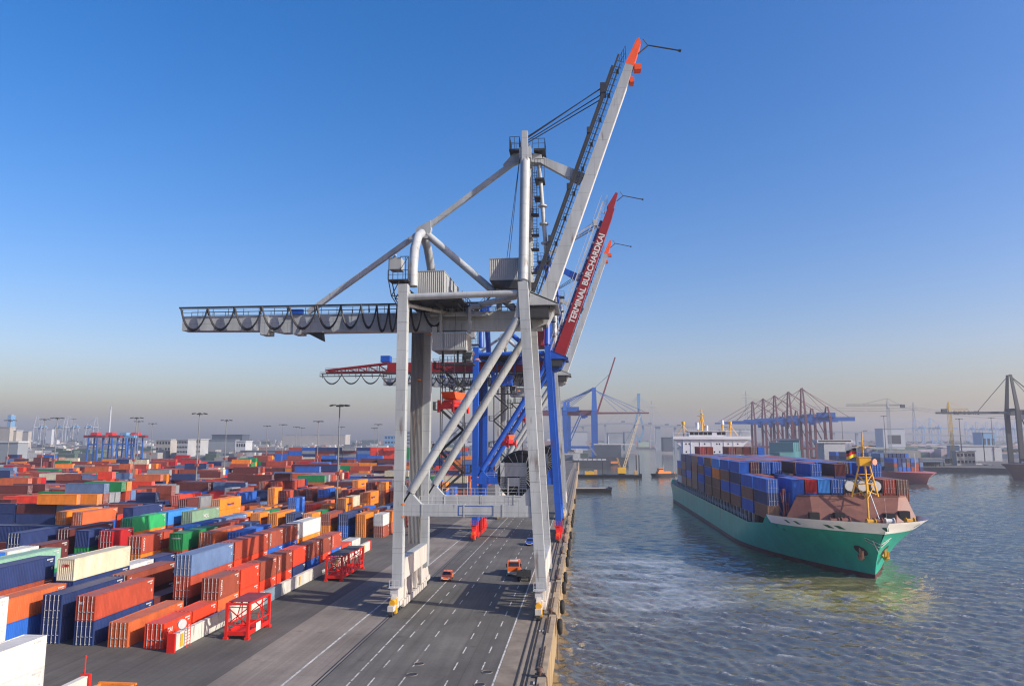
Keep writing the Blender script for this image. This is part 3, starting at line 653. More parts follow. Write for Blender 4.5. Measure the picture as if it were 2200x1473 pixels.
    # girder with its backreach
    if blue:
        b = MB(); b.box(-52, -6.2, -1.2, 1.2, 42.3, 44.9)
        gd = b.build('girder', REDB, t); b = MB()
        for y in (-1.1, 1.1):
            b.beam((-52, y, 44.8), (-69, y, 43.0), 0.35, 0.4); b.beam((-52, y, 42.5), (-69, y, 42.4), 0.35, 0.4)
            for k in range(6):
                x = -52 - k * 2.9; zt = 44.8 - k * 0.3; b.beam((x, y, zt), (x, y, 42.5), 0.18, 0.18); b.beam((x, y, 42.5), (x - 2.9, y, zt - 0.3), 0.16, 0.16)
        for k in range(7): b.beam((-52 - k * 2.8, -1.1, 42.5), (-52 - k * 2.8, 1.1, 42.5), 0.18, 0.18)
        b.build('backreach_truss', REDB, t)
        b = MB(); b.box(-54, -51.5, -1.2, 1.2, 45.1, 46.8); b.build('winch_box', CB, t)
        x_end = -70
    else:
        b = MB(); b.prism([(-66.6, -1.1, 42.5), (-51.5, -1.1, 42.3), (-49.5, -1.1, 41.9), (-6.2, -1.1, 41.9), (-6.2, -1.1, 44.9), (-66.6, -1.1, 44.9)], (0, 2.2, 0))
        for x in (-52.2, -46.6): b.box(x - .7, x + .7, -1.25, 1.25, 41.6, 44.8)
        gd = b.build('girder', CG, t); x_end = -66.8
        b = MB(); b.box(-47.6, -45.6, -1.6, -1.12, 44.9, 45.7); b.build('blue_box', CB, t); b = MB(); b.prism([(-45.2, -.6, 41.9), (-42.6, -.6, 41.9), (-42.4, -.6, 40.5)], (0, 1.2, 0)); b.build('stop_plate', STEEL, t)
    zf = 46.2 if not blue else 42.0; b = MB()
    b.beam((x_end, -1.9, zf), (-13, -1.9, zf), 0.22, 0.28)
    for x in np.arange(x_end + .2, -13, 4.6): b.beam((x, -1.9, zf), (x, -1.3, zf - 1.2), 0.12, 0.12)
    fr_ = b.build('festoon_rail', STEEL, t); b = MB()
    dz = 4.2 if not blue else 3.0
    knots = list(np.linspace(x_end + .4, -43, 6)) + [-39, -35.6, -33, -31, -29.6, -28.4, -27.4] + ([-25.5, -21.5] if not blue else [-24, -20, -17, -15, -13])
    for x0, x1 in zip(knots, knots[1:]):
        for off in (0, 0.28):
            pts = [(x0 + (x1 - x0) * u, -2.0 - off * .4, zf - .1 - (dz + off) * (1 - (2 * u - 1) ** 2) ** 0.8 * (0.86 if x1 - x0 > 2 else 1.0)) for u in np.linspace(0, 1, 11)]
            b.path(pts, 0.13 if not blue else .1, 5, cap=False)
    b.build('festoon_cable', BLACK, fr_)
    b = MB()
    if blue: b.rail([(-69, 1.6, 42.4), (-52, 1.6, 42.4)], 1.1, 2); b.rail([(-69, -1.6, 42.4), (-52, -1.6, 42.4)], 1.1, 2); b.rail([(-52, 1.4, 45), (-8, 1.4, 45)], 1.1, 2); b.box(-70.5, -52, -1.9, -1.2, 41.2, 41.4); b.rail([(-70.4, -1.9, 41.4), (-52, -1.9, 41.4)], 1.0, 2)
    else: b.rail([(-66.5, 1.5, 44.9), (-8, 1.5, 44.9)], 1.15, 2.0); b.rail([(-66.5, -1.3, 44.9), (-8, -1.3, 44.9)], 1.15, 2.6); b.box(-66.5, -8, 1.12, 1.8, 44.75, 44.85)
    b.build('walkway', STEEL, gd)
    # A-frame
    apex = Vector((-8.8, 0, 72)); knee = Vector((-26.2, 0, 58.8))
    b = MB()
    if blue: b.beam(apex, knee, 0.5, 0.5)
    else: b.beam(apex + Vector((-.6, 0, -.8)), knee, 0.8, 0.75); b.beam(knee, (-45.3, 0, 45.4), 0.8, 0.75)
    b.beam(apex + Vector((-.9, 0, -.7)), apex + Vector((-3.6, 0, -2.6)), 0.9, 2.2, 0.85, 0.8)
    b.build('backstay', MT, t)
    b = MB(); b.prism([(-27.4, -.55, 57.9), (-25.2, -.55, 57.4), (-24.6, -.55, 58.9), (-24.7, -.55, 60.5), (-27.0, -.55, 59.3)], (0, 1.1, 0)); b.build('knee_plate', MT, t)
    for y, s in ((yF + 1.2, -1), (yR - 1.2, 1)):
        b = MB(); b.path([(-25.7, y, 47.8), (-25.8, y * .97, 50.5), (-25.9, y * .82, 54), (-26.0, y * .5, 56.8), (-26.1, y * .12, 58.2)], 0.72, 14); b.build('knee_tube', MT, t, True)
        b = MB(); b.tube((-8.7, y, 48.3), (-8.75, y * .28, 70.2), 0.78, 16); b.tube((-8.72, y * .99, 47.4), (-8.72, y * .99, 48.4), 0.5, 10); b.build('pylon_tube', MT, t, True)
    b = MB(); b.tube(knee + Vector((.8, 0, -.5)), (-7.6, 0, 42.6), 0.6, 14); b.build('knee_brace', MT, t, True)
    b = MB(); b.box(-9.7, -7.8, -2.9, 2.9, 69.8, 71.6); b.prism([(-9.6, -1, 71.6), (-6.2, -1, 71.0), (-6.2, -1, 69.6), (-9.6, -1, 69.9)], (0, 2, 0)); b.box(-9.3, -8.3, -3.1, -2.3, 68.8, 74.3); b.box(-9.3, -8.3, 2.3, 3.1, 68.8, 74.3); b.build('apex_frame', MT, t)
    b = MB(); b.rail([(-11.4, -1.5, 72), (-9.8, -1.5, 72), (-9.8, 1.5, 72), (-11.4, 1.5, 72), (-11.4, -1.5, 72)], 2.0, 0.8); b.rail([(-7.6, -1.8, 71.8), (-5.6, -1.8, 71.8), (-5.6, 1.8, 71.8)], 1.6, 0.8)
    b.box(-11.5, -9.8, -1.6, 1.6, 71.6, 71.9); b.box(-7.4, -5.5, -1.9, 1.9, 71.4, 71.7); b.box(-7.3, -5.7, -1.6, 1.6, 66.6, 66.8); b.rail([(-7.3, -1.6, 66.8), (-5.7, -1.6, 66.8)], 3.2, 0.5); b.box(-7.4, -6.4, -1.4, 1.4, 63.6, 63.8); b.rail([(-7.4, -1.4, 63.8), (-6.4, -1.4, 63.8)], 2.8, 0.5)
    b.build('apex_platform', STEEL, t)
    b = MB(); lx = -7.6
    for z in np.arange(48, 70, 0.6): b.beam((lx - .3, 3.5, z), (lx + .3, 3.5, z), 0.06, 0.06)
    b.beam((lx - .35, 3.5, 47.5), (lx - .35, 3.5, 70), 0.1, 0.1); b.beam((lx + .35, 3.5, 47.5), (lx + .35, 3.5, 70), 0.1, 0.1)
    for z in (52, 56, 58.5, 62): b.box(lx - .6, lx + .7, 2.7, 4.3, z, z + .12); b.rail([(lx - .6, 2.7, z), (lx + .7, 2.7, z)], 1, .4)
    b.build('ladder', STEEL, t)
    b = MB(); s0 = Vector((-6.7, 0, 70.6)); s1 = Vector((-5.4, 0, 52.6)); b.tube(s0, s1, 0.34, 12)
    for u in (.45, .62, .8, .97): p = s0.lerp(s1, u); b.tube(p - Vector((0, 0, .12)), p + Vector((0, 0, .12)), 0.75, 14)
    b.build('boom_strut', MT, t, True)
    # boom, raised
    b0 = Vector((-5.75, 0, 46.7)); ax = (Vector((8.3, 0, 86.0)) - b0).normalized(); nx = Vector((ax.z, 0, -ax.x))   # nx points to the water
    hinge = b0 - ax * 4.0; end = b0 + ax * 41.8; hw = 1.0 if not blue else 1.35
    def q(s, n_, y): return hinge + ax * s + nx * n_ + Vector((0, y, 0))
    Lb = (end - hinge).length
    n1 = -0.95; n2 = 1.1
    if blue: n1 = -1.5; n2 = 1.25
    b = MB()
    k0 = [q(0, n1 * 1.05, -hw), q(0, n2 * 1.05, -hw), q(Lb, n2 * .8, -hw), q(Lb, n1 * .55, -hw)]
    b.prism(k0, (0, 2 * hw, 0))
    if blue: b.beam(q(Lb, -.2, 0), q(Lb + 4.6, 0.1, 0), 2.2, 1.9, 1.6, .7, up=nx)
    bo = b.build('boom', MBM, t)
    b = MB(); b.prism([q(1, n2 * 1.05 + .01, -hw + .15), q(1, n2 * 1.05 + .09, -hw + .15), q(Lb - 2, n2 * .82 + .09, -hw + .15), q(Lb - 2, n2 * .82 + .01, -hw + .15)], (0, 2 * hw - .3, 0)); b.build('trolley_runway', WHITE if not blue else REDB, bo)
    if not blue:
        b = MB(); b.prism([q(Lb, n1 * .56, -hw - .01), q(Lb, n2 * .82, -hw - .01), q(Lb + 4.3, .75, -hw * .8), q(Lb + 5.1, .2, -hw * .8), q(Lb + 4.6, -.15, -hw * .8)], (0, 2 * hw * .95, 0)); b.box(9.3, 10.4, -.8, .8, 85.2, 86.2); b.box(8.5, 9.2, -.8, .8, 83.0, 83.9)
        b.build('boom_tip', OR, bo)
    else:
        b = MB(); b.beam(q(3, n1 - .25, 0), q(Lb - 4, n1 * .75 - .2, 0), 1.6, 0.7, up=nx); b.build('boom_back', CBD, bo)
        lettering('TERMINAL BURCHARDKAI', 2.15, WHITE, bo, q(12.8, 0.85, -hw - .03), ax, -nx, 0.06)
    b = MB(); pz = q(Lb + 4.2, .8, 0); b.path([pz - ax * 1.6, pz + nx * 1.2 + ax * .4, pz + nx * 2 + ax * .5, pz + Vector((6.2, 0, -1.2))], 0.12, 6); b.path([pz + Vector((6.2, 0, -1.2)), pz + Vector((6.6, 0, -1.3))], 0.25, 6); b.path([pz + ax * 1.2, pz + nx * 1.2 + ax * .3], 0.08, 5); b.build('lamp_arm', STEEL, bo)
    b = MB(); o = -2.1 if not blue else -2.6
    b.beam(q(3, o, -.9), q(Lb + 1.2, o, -.9), 0.16, 0.3, up=nx); b.beam(q(3, o - .9, -.9), q(Lb + 2.6, o - .9, -.9), 0.1, 0.12, up=nx) if blue else None
    if not blue:
        b.beam(q(3, o - .35, -.9), q(Lb - 1.0, o - .35, -.9), 0.22, 0.34, up=nx); b.beam(q(3, o + .8, -.9), q(Lb - .4, o + .8, -.9), .4, 0.16, up=nx)
        for u in (.12, .3, .5, .72): p = q(Lb * u, o - .5, -.9); b.box(p.x - .25, p.x + .25, p.y - .3, p.y + .3, p.z - .5, p.z + .5)
    for s_ in np.arange(3, Lb + 1.0, 1.1):
        b.beam(q(s_, o, -.9), q(s_, n1 + .1, -.9), 0.07, 0.07)
        if int(s_ * 10) % 4 == 0: b.box(*[v for pr in zip(q(s_, -1.5, -1.1), q(s_, -1.5, -1.1) + Vector((.5, .4, .6))) for v in pr])
    for d in (0.35, 0.7): b.beam(q(3, o + d, -.9), q(Lb + 1, o + d, -.9), 0.06, 0.06)
    b.rail([q(Lb - .5, o + .9, .6), q(Lb + 1.5, o + 1.2, .6)], 2.4, 0.7); b.build('boom_walkway', STEEL if not blue else GALV, bo)
    # ropes and the link between apex and boom
    b = MB()
    for i, (dy, dz_) in enumerate(((-.9, 0), (-.3, .25), (.3, -.35), (.9, -.7))):
        b.tube((-8.6, dy, 74.1 + dz_ * .3), (4.2, dy, 82.3 + dz_ * 1.5), 0.09 if not blue else .16, 6)
    b.box(3.6, 4.6, -1.1, 1.1, 81.3, 83.0)
    for i in range(2): b.tube((-9.6, -2, 71), (-11.5 - .4 * i, -2, 52.4), 0.05, 5)
    b.build('stay_rope', ROPE if not blue else GALV, t)
    b = MB(); b.beam((-6.2, 0, 70.3), q(25.0, n1, 0), 1.0, 1.1, 1.0, 2.0); b.build('boom_link', MT, t)
    # hinge brackets and the sloped hood beside the boom foot
    b = MB()
    for y in (-5.2, 4.8): b.prism([(-7.9, y, 47.3), (-3.5, y, 45.35), (-3.5, y, 45.05), (-8.0, y, 45.05)], (0, .4, 0))
    b.prism([(-7.9, -5.2, 47.2), (-3.5, -5.2, 45.3), (-3.5, -5.2, 45.1), (-7.9, -5.2, 47.0)], (0, 10.4, 0)); b.prism([(-8.3, -2, 45.0), (-4.2, -2, 45.0), (-5.4, -2, 42.6), (-7.6, -2, 41.9)], (0, 4, 0)); b.build('boom_hinge', MT, t)
    b = MB(); b.prism([(-7.6, -1.7, 44.6), (-5.6, -1.7, 44.6), (-5.6, -1.7, 42.4), (-6.9, -1.7, 42.2)], (0, 3.4, 0)); b.box(-8.1, -5.0, -4.9, -2.3, 43.2, 45.0); b.build('hinge_machinery', STEEL, t)
    # machine houses
    MH = HOUSE
    b = MB(); ribbed_box(b, -25.2, -21.0, -7.2, 6.2, 46.6, 50.3) if not blue else ribbed_box(b, -12.4, -9.6, -6.0, 3, 48.8, 54.0); b.path([(-23, -2, 50.3), (-23, -2, 50.9)], .8, 14) if not blue else None; mh = b.build('machine_house', REDH if blue else MH, t)
    if not blue: b = MB(); b.box(-21.0, -20.93, -5.4, -3.4, 46.9, 49.9); b.build('door', CG, mh)
    b = MB(); b.box(-27.0, -18.0, -8.4, 8, 45.5, 45.75); b.rail([(-18, -8.2, 45.75), (-18, 8, 45.75)], 1.1, 1.8); b.rail([(-18, 7.8, 45.75), (-13.8, 7.8, 45.75)], 1.1, 1.2); b.box(-26, -19, -6.8, 6, 45.75, 46.3)
    for x in (-25.2, -22, -19): b.box(x - .25, x + .25, -7.5, 7, 45.0, 45.5)
    b.build('machine_platform', STEEL, mh)
    b = MB()
    for k in range(9): b.beam((-18.6 + k * .42, 7.8, 46.2 + k * .42), (-18.6 + k * .42, 7.2, 46.2 + k * .42), .35, .05)
    b.beam((-18.8, 7.8, 45.8), (-14.6, 7.8, 50.2), .08, .25); b.rail([(-18.8, 7.8, 45.8), (-14.6, 7.8, 50.2)], 1, 1); b.build('stair', STEEL, mh)
    if not blue:
        b = MB(); ribbed_box(b, -14.1, -9.55, -6.0, 2.5, 49.2, 52.3); mh2 = b.build('machine_house', MH, t)
        b = MB(); b.prism([(-14.0, -6, 48.9), (-9.6, -6, 48.9), (-9.6, -6, 47.4), (-11.0, -6, 47.6)], (0, 8, 0)); b.build('base_frame', STEEL, mh2)
        b = MB(); b.box(-13.6, -12.9, -1, 1, 44.9, 49.0); b.box(-10.3, -9.8, 1, 2, 46, 49); b.build('support_post', CG, mh2)
    # electrical house on a bracket at the landside top
    b = MB(); b.box(-29.0, -27.2, -9.8, -7.6, 50.1, 51.9); b.path([(-28.4, -9.6, 51.9), (-27.9, -10.0, 52.2)], .16, 6); eh = b.build('electrical_house', HOUSE, t)
    b = MB(); b.box(-29.1, -26.0, -10, -7.4, 48.3, 48.5); b.rail([(-29.1, -10, 48.5), (-26, -10, 48.5)], 1.4, .7)
    for p in ((-29.0, -9.9), (-29.0, -7.5), (-26.4, -9.9)): b.beam((p[0], p[1], 48.4), (p[0], p[1], 52.0), .1, .1)
    b.beam((-27.3, -9.9, 52), (-26, -9.9, 52), .1, .1); b.beam((-26.0, -9.9, 48.4), (-26.0, -9.9, 52), .1, .1); b.beam((-27.2, -9.9, 50), (-26, -9.9, 52), .07, .07)
    for y in (-9.9, -7.6): b.beam((-29.0, y, 48.3), (-28.5, y, 45.9), .14, .14); b.beam((-28.5, y, 45.9), (-27.5, y, 44.4), .14, .14); b.beam((-28.5, y, 45.9), (-27.3, y, 48.3), .12, .12); b.beam((-28.5, y, 45.9), (-27.4, y, 46.0), .12, .12)
    b.build('bracket', STEEL, eh)
    # trolley and cabin under the girder
    b = MB(); b.box(-24, -14.8, -2.7, -2.4, 43.9, 44.2); b.box(-24, -14.8, -2.5, 2.5, 44.2, 44.6)
    for x in (-22.2, -17.6): b.box(x - .22, x + .22, -3.2, -2.75, 41.0, 45.3)
    b.rail([(-24, -2.8, 44.2), (-15, -2.8, 44.2)], 1.9, 1.9)
    for x in np.arange(-23.2, -15.4, 1.3): b.box(x - .5, x + .35, -1.8, -1.1, 44.7, 45.3 + .3 * (int(x) % 2))
    b.path([(-17.6, -2.2, 45.5), (-16.0, -2.2, 45.5)], .5, 10); tr = b.build('trolley', CBD if blue else HOUSE, t)
    b = MB(); ribbed_box(b, -23.5, -18.1, -3.6, 2.4, 38.7, 41.1); b.box(-23.6, -22.8, -3.2, -2.4, 41.1, 42.2); b.build('trolley_house', CB if blue else HOUSE, tr)
    b = MB(); b.prism([(-18.9, -2, 38.4), (-17.2, -2, 38.4), (-17.5, -2, 36.9), (-18.9, -2, 36.9)], (0, 1.8, 0)); cbn = b.build('operator_cabin', HOUSE, tr)
    b = MB(); b.prism([(-18.8, -2.04, 38.2), (-17.3, -2.04, 38.2), (-17.6, -2.04, 37.1), (-18.8, -2.04, 37.1)], (0, 0.04, 0)); b.build('window', GLASS, cbn)
    b = MB()
    for x in (-22.0, -19.6, -18.4): b.box(x - .15, x + .15, -2.4, -2.1, 36.4, 38.5)
    b.box(-22.4, -17, -2.6, 0, 36.2, 36.4); b.rail([(-22.4, -2.6, 36.4), (-17, -2.6, 36.4)], 1.1, .6); b.build('cabin_walkway', STEEL, tr)
    b = MB()
    for p in ((-24.5, -1.2, 41.2), (-17.4, -1.4, 37.9), (-16.6, -1.4, 37.0), (-27.9, 7, 34.5)): b.path([p, (p[0], p[1], p[2] + .22)], .5, 10, .25)
    b.build('floodlight', LAMPG, t)
    # stair tower at the landside rear leg
    b = MB(); xa, xb, ya = -24.6, -20.6, 9.6
    for x in (xa, xb):
        for y in (ya, ya + 1.6): b.beam((x, y, 15), (x, y, 38), .13, .13)
    z = 15.2; k = 0
    while z < 36.5:
        p0, p1 = ((xa, z), (xb, z + 3.6)) if k % 2 == 0 else ((xb, z), (xa, z + 3.6))
        for y in (ya, ya + .9): b.beam((p0[0], y, p0[1]), (p1[0], y, p1[1]), .1, .34); b.beam((p0[0], y, p0[1] + 1), (p1[0], y, p1[1] + 1), .06, .06)
        for u in np.linspace(0.05, .95, 12): x = p0[0] + (p1[0] - p0[0]) * u; zz = p0[1] + 3.6 * u; b.box(x - .14, x + .14, ya, ya + .9, zz, zz + .05)
        ex = p1[0]; s = 1 if k % 2 == 0 else -1; b.box(min(ex, ex + s * 1.3), max(ex, ex + s * 1.3), ya - .1, ya + 1.7, z + 3.5, z + 3.62); b.rail([(ex, ya - .1, z + 3.62), (ex + s * 1.3, ya - .1, z + 3.62), (ex + s * 1.3, ya + 1.7, z + 3.62)], 1.3, .5)
        z += 3.6; k += 1
    b.build('stair_tower', STEEL, t)
    # cable reel on the rear portal beam
    b = MB(); c = Vector((-10.4, yR + 2.2, 18.3)); b.torus(c, 4.0, .35, 'y', 40, 6); b.path([c - Vector((0, .1, 0)), c + Vector((0, .1, 0))], 3.9, 40); rl = b.build('cable_reel', BLACK, t)
    b = MB()
    for k in range(20): a = 2 * math.pi * k / 20; b.beam(c + Vector((.8 * math.cos(a), -.3, .8 * math.sin(a))), c + Vector((4.1 * math.cos(a), -.3, 4.1 * math.sin(a))), .08, .08, up=(0, 1, 0))
    b.build('reel_spoke', GALV, rl)
    b = MB(); b.box(-14.1, -9.6, yR + 1.0, yR + 1.6, 18.2, 20.5)
    for x0, x1 in ((-14.1, -12.9), (-10.8, -9.6)):
        for k in range(6): b.box(x0, x1, yR + 1.2, yR + 1.5, 16.2 + k * .34, 16.4 + k * .34)
    b.box(-12.8, -10.8, yR + .8, yR + 1.7, 16.6, 18.0); b.beam((-12.7, yR + .9, 15.1), (-12.7, yR + .9, 16.6), .2, .2); b.beam((-10.9, yR + .9, 15.1), (-10.9, yR + .9, 16.6), .2, .2)
    for x0, x1 in ((-14, -13), (-13, -12), (-12, -11), (-11, -10)): b.beam((x0, yR + .96, 18.3), (x1, yR + .96, 20.4), .1, .06, up=(0, 1, 0))
    b.build('reel_housing', CG, rl)
    b = MB()
    for zz in (15.0, 13.2): b.box(-26.3, -25.9, yF - .78, yF - .75, zz, zz + .25)
    b.build('warning_lamp', LAMPG, t)
    t.location = loc
    return t
sts_crane('harbour_crane', 'grey harbour crane with raised boom and orange tip, nearest and tallest on the quay', (0, 115.5, 0), 'grey')
sts_crane('harbour_crane', 'blue harbour crane whose raised red boom reads TERMINAL BURCHARDKAI', (0, 191.5, 0), 'blue')
g3 = sts_crane('harbour_crane', 'grey harbour crane with orange boom tip standing behind the red boom', (0, 240, 0), 'grey')

def spreader(label, Y0, x, z, rot, scale=1.0):
    t = thing('container_spreader', label, 'spreader', (0, 0, 0), 'spreaders hanging from the cranes')
    b = MB(); b.box(-.6, .6, -3.0, 3.0, 0.35, 1.0); b.box(-1.22, 1.22, -3.1, -2.6, -.1, .7); b.box(-1.22, 1.22, 2.6, 3.1, -.1, .7); b.box(-.8, .8, -2.2, 2.2, .9, 1.35)
    for y in (-2.95, 2.95):
        for x_ in (-1.2, 1.2): b.beam((x_, y, -.6), (x_, y, 1.3), .3, .5, up=(0, 1, 0))
    b.build('beam', RED, t)
    b = MB(); b.prism([(-1.1, -2.4, 2.6), (-1.1, 2.4, 2.6), (-1.1, 1.6, 1.5), (-1.1, -1.6, 1.5)], (2.2, 0, 0)); hb = b.build('headblock', OR, t)
    b = MB()
    for y in (-1.7, 0, 1.7): b.torus((0, y, 3.0), .75, .08, 'y', 20, 5); b.beam((-.7, y, 3), (.7, y, 3), .06, .06); b.beam((0, y, 2.3), (0, y, 3.7), .06, .06)
    b.build('sheave', STEEL, hb)
    b = MB()
    for y in (-1.7, 1.7):
        for x_ in (-.7, .7): b.tube((x_, y, 3), (x_ * 1.6, y * 1.3, 44 - z), .035, 5)
    b.build('hoist_rope', ROPE, t)
    if Y0 < 150: lettering('21', .75, WHITE, t, (.62, -2.4, 0.42), (0, 1, 0), (0, 0, 1), .02); lettering('21', .75, WHITE, t, (-.63, -1.4, 0.42), (0, -1, 0), (0, 0, 1), .02)
    t.location = (x, Y0, z); t.rotation_euler = (0, 0, rot); return t
spreader('red and orange spreader marked 21, hanging highest between the grey legs', 113.5, -20.2, 29.2, R(-14))
spreader('red and orange spreader hanging lowest in front of the blue crane brace', 190, -19.5, 23.0, R(-14))
spreader('red and orange spreader hanging beyond the blue braces, smallest of the three', 240, -19.0, 30.5, R(-14))
# ------------------------------------------------------------------ the green container ship
HULLG = mat('hull_green', (0.012, 0.32, 0.225), 0.35, var=0.22, scale=0.3, rust=0.22, streak=True)
BOOT = mat('boot_topping', (0.075, 0.018, 0.022), 0.5, var=0.4, scale=0.4)
BULW = mat('bulwark_white', (0.86, 0.86, 0.86), 0.45, var=0.1, scale=0.2)
DECKB = mat('breakwater_brown', (0.17, 0.066, 0.046), 0.55, var=0.25, scale=0.4, rust=0.25)
DECKD = mat('deck_dark', (0.03, 0.028, 0.03), 0.7, var=0.3)
SUPW = mat('superstructure_white', (0.62, 0.63, 0.66), 0.45, var=0.07, scale=0.2)
YM = mat('mast_yellow', (0.70, 0.36, 0.012), 0.45, var=0.1)
SX0, SY0, SX1, SY1 = 61.7, 166.7, 60.2, 392.0      # stem and stern on the waterline
SL = math.hypot(SX1 - SX0, SY1 - SY0); SD = Vector(((SX1 - SX0) / SL, (SY1 - SY0) / SL, 0)); ST = Vector((-SD.y, SD.x, 0))  # aft, starboard (towards the quay)
def S(s, t, z): return Vector((SX0, SY0, 0)) + SD * s + ST * t + Vector((0, 0, z))
HB = 17.6
def stem_s(z):                     # raked stem
    u = max(0.0, (z + 5) / 12.5); return -9.0 * u ** 1.7
def half(s, z):
    u = min(1.0, max(0.0, (z + 6) / 13)); E = 62 - 32 * u ** 1.2
    x = (s - stem_s(z)) / E
    f = 0.0 if x <= 0 else (1.0 if x >= 1 else (1 - (1 - x) ** (1.75 + 0.95 * u)) )
    a = (s - (SL - 34)) / 34
    if a > 0:
        lo = max(0, (0.6 - u)); f *= 1 - a ** 2 * (0.18 + 0.9 * lo)
    return HB * f
def ztop(s):                       # rail line: high forecastle, the dip, then the long main deck
    if s < 19: return 6.5 + 1.0 * max(0, (19 - s) / 27)
    if s < 24: return 6.5 - 2.6 * (s - 19) / 5
    if s < 38: return 3.9 - 1.3 * (s - 24) / 14
    return 2.6 + 0.5 * (s - 38) / 150 + (0.4 * max(0, (s - 195) / 30))
def loft(z_lo, z_hi, ns=90, nz=12):
    "both sides of the hull between two height functions of s"
    b = MB()
    us = [(i / (ns - 1)) ** 1.7 for i in range(ns)]
    for side in (1, -1):
        k = len(b.v)
        for u in us:
            for j in range(nz):
                zf = j / (nz - 1); s0 = u * SL
                z = z_lo(s0) + (z_hi(s0) - z_lo(s0)) * zf
                ss = stem_s(z); s = ss + (SL - ss) * u
                z = z_lo(s) + (z_hi(s) - z_lo(s)) * zf
                b.v.append(tuple(S(s, side * half(s, z), z)))
        for i in range(ns - 1):
            for j in range(nz - 1):
                a = k + i * nz + j; b.f.append((a, a + nz, a + nz + 1, a + 1))
    # transom
    k = len(b.v)
    for side in (1, -1):
        for j in range(nz):
            z = z_lo(SL) + (z_hi(SL) - z_lo(SL)) * j / (nz - 1); b.v.append(tuple(S(SL, side * half(SL, z), z)))
    for j in range(nz - 1): b.f.append((k + j, k + j + 1, k + nz + j + 1, k + nz + j))
    return b
ship = thing('container_ship', 'green hulled container ship with white bow band steaming toward the viewer', 'container ship', S(0, 0, WATER))
wl = lambda s: -4.1 + 0.25 * min(1, max(0, (s - 10) / 120))
def zband(s): return 4.55 + 0.55 * max(0, (17 - s) / 26) if s < 17.5 else ztop(s)
hull = loft(wl, lambda s: min(zband(s), ztop(s)), 96, 16).build('hull', HULLG, ship, True)
loft(lambda s: -7.0, wl, 96, 4).build('boot_top', BOOT, hull, True)
# white bulwark band, only on the forecastle
b = MB(); zs = np.linspace(0, 1, 6); NSB = 60
for side in (1, -1):
    k = len(b.v)
    for i in range(NSB):
        u = (i / (NSB - 1)) ** 1.5
        for j, zf in enumerate(zs):
            s_guess = -9 + 27.5 * u; z = zband(s_guess) + (ztop(s_guess) - zband(s_guess)) * zf; ss = stem_s(z); s = ss + (18.6 - ss) * u
            z = zband(min(s, 17.4)) + (ztop(s) - zband(min(s, 17.4))) * zf
            b.v.append(tuple(S(s, side * (half(s, z) + 0.02), z)))
    for i in range(NSB - 1):
        for j in range(5): a = k + i * 6 + j; b.f.append((a, a + 6, a + 7, a + 1))
bw = b.build('bulwark', BULW, hull, True)
# mooring openings and the anchors
def hull_pt(s, side, z, out=0.06): return S(s, side * (half(s, z) + out), z)
def hull_patch(b, s, z, ds, dz, side=1, out=0.08, n=10, square=False):
    k = len(b.v)
    for i in range(n):
        a = 2 * math.pi * i / n + (math.pi / 4 if square else 0); r = 1.25 if square else 1
        b.v.append(tuple(hull_pt(s + ds * r * math.cos(a), side, z + dz * r * math.sin(a), out)))
    b.f.append(tuple(range(k, k + n)))
b = MB()
for s, ds in ((10.2, .5), (7.4, .5), (0.8, .55), (-1.0, .55)): hull_patch(b, s, 5.75, ds, .42, n=4, square=True)
hull_patch(b, -7.6, 6.1, .55, .45); hull_patch(b, -8.0, 6.2, .3, .45, n=4, square=True, side=-1); hull_patch(b, 2, 5.9, .5, .42, -1, n=4, square=True)
b.build('mooring_port', mat('port_green', (0.01, 0.12, 0.07), 0.5), bw)
for side in (1, -1):
    b = MB(); s, z = 0.5, 0.4; hull_patch(b, s, z + .4, 1.1, 1.1, side, .05); b.build('anchor_pocket', DECKD, hull)
    b = MB(); p = hull_pt(s, side, z, .5); b.beam(p + Vector((0, 0, 1.2)), p - Vector((0, 0, 1.3)), .45, .4); b.beam(p - Vector((0, 0, 1.2)) - SD * 1.3 + Vector((0, 0, .4)), p - Vector((0, 0, 1.4)), .6, .5); b.beam(p - Vector((0, 0, 1.2)) + SD * 1.3 + Vector((0, 0, .4)), p - Vector((0, 0, 1.4)), .6, .5)
    b.beam(p - Vector((0, 0, 1.2)) - SD * 1.3 + Vector((0, 0, .4)), p - SD * 1.5 + Vector((0, 0, .5)), .35, .2); b.beam(p - Vector((0, 0, 1.2)) + SD * 1.3 + Vector((0, 0, .4)), p + SD * 1.5 + Vector((0, 0, .5)), .35, .2)
    b.build('anchor', mat('anchor_rust', (0.34, 0.17, 0.10), 0.8, var=0.4) if side > 0 else YEL, hull)
# emblem on the stem, a white branching mark
b = MB()
for side in (1, -1):
    pts = [(-3.2, 1.2), (-4.6, 2.6), (-5.6, 3.5)]
    for (a, c) in (((-3.1, 1.0), (-4.4, 3.4)), ((-3.9, 2.0), (-3.2, 3.3)), ((-4.4, 2.7), (-3.6, 3.9))):
        P0 = hull_pt(a[0] - stem_s(a[1]) * 0 + .3, side, a[1], .1); P1 = hull_pt(c[0] + 1.0, side, c[1], .1); b.beam(P0, P1, .22, .06)
b.build('bow_emblem', WHITE, hull)
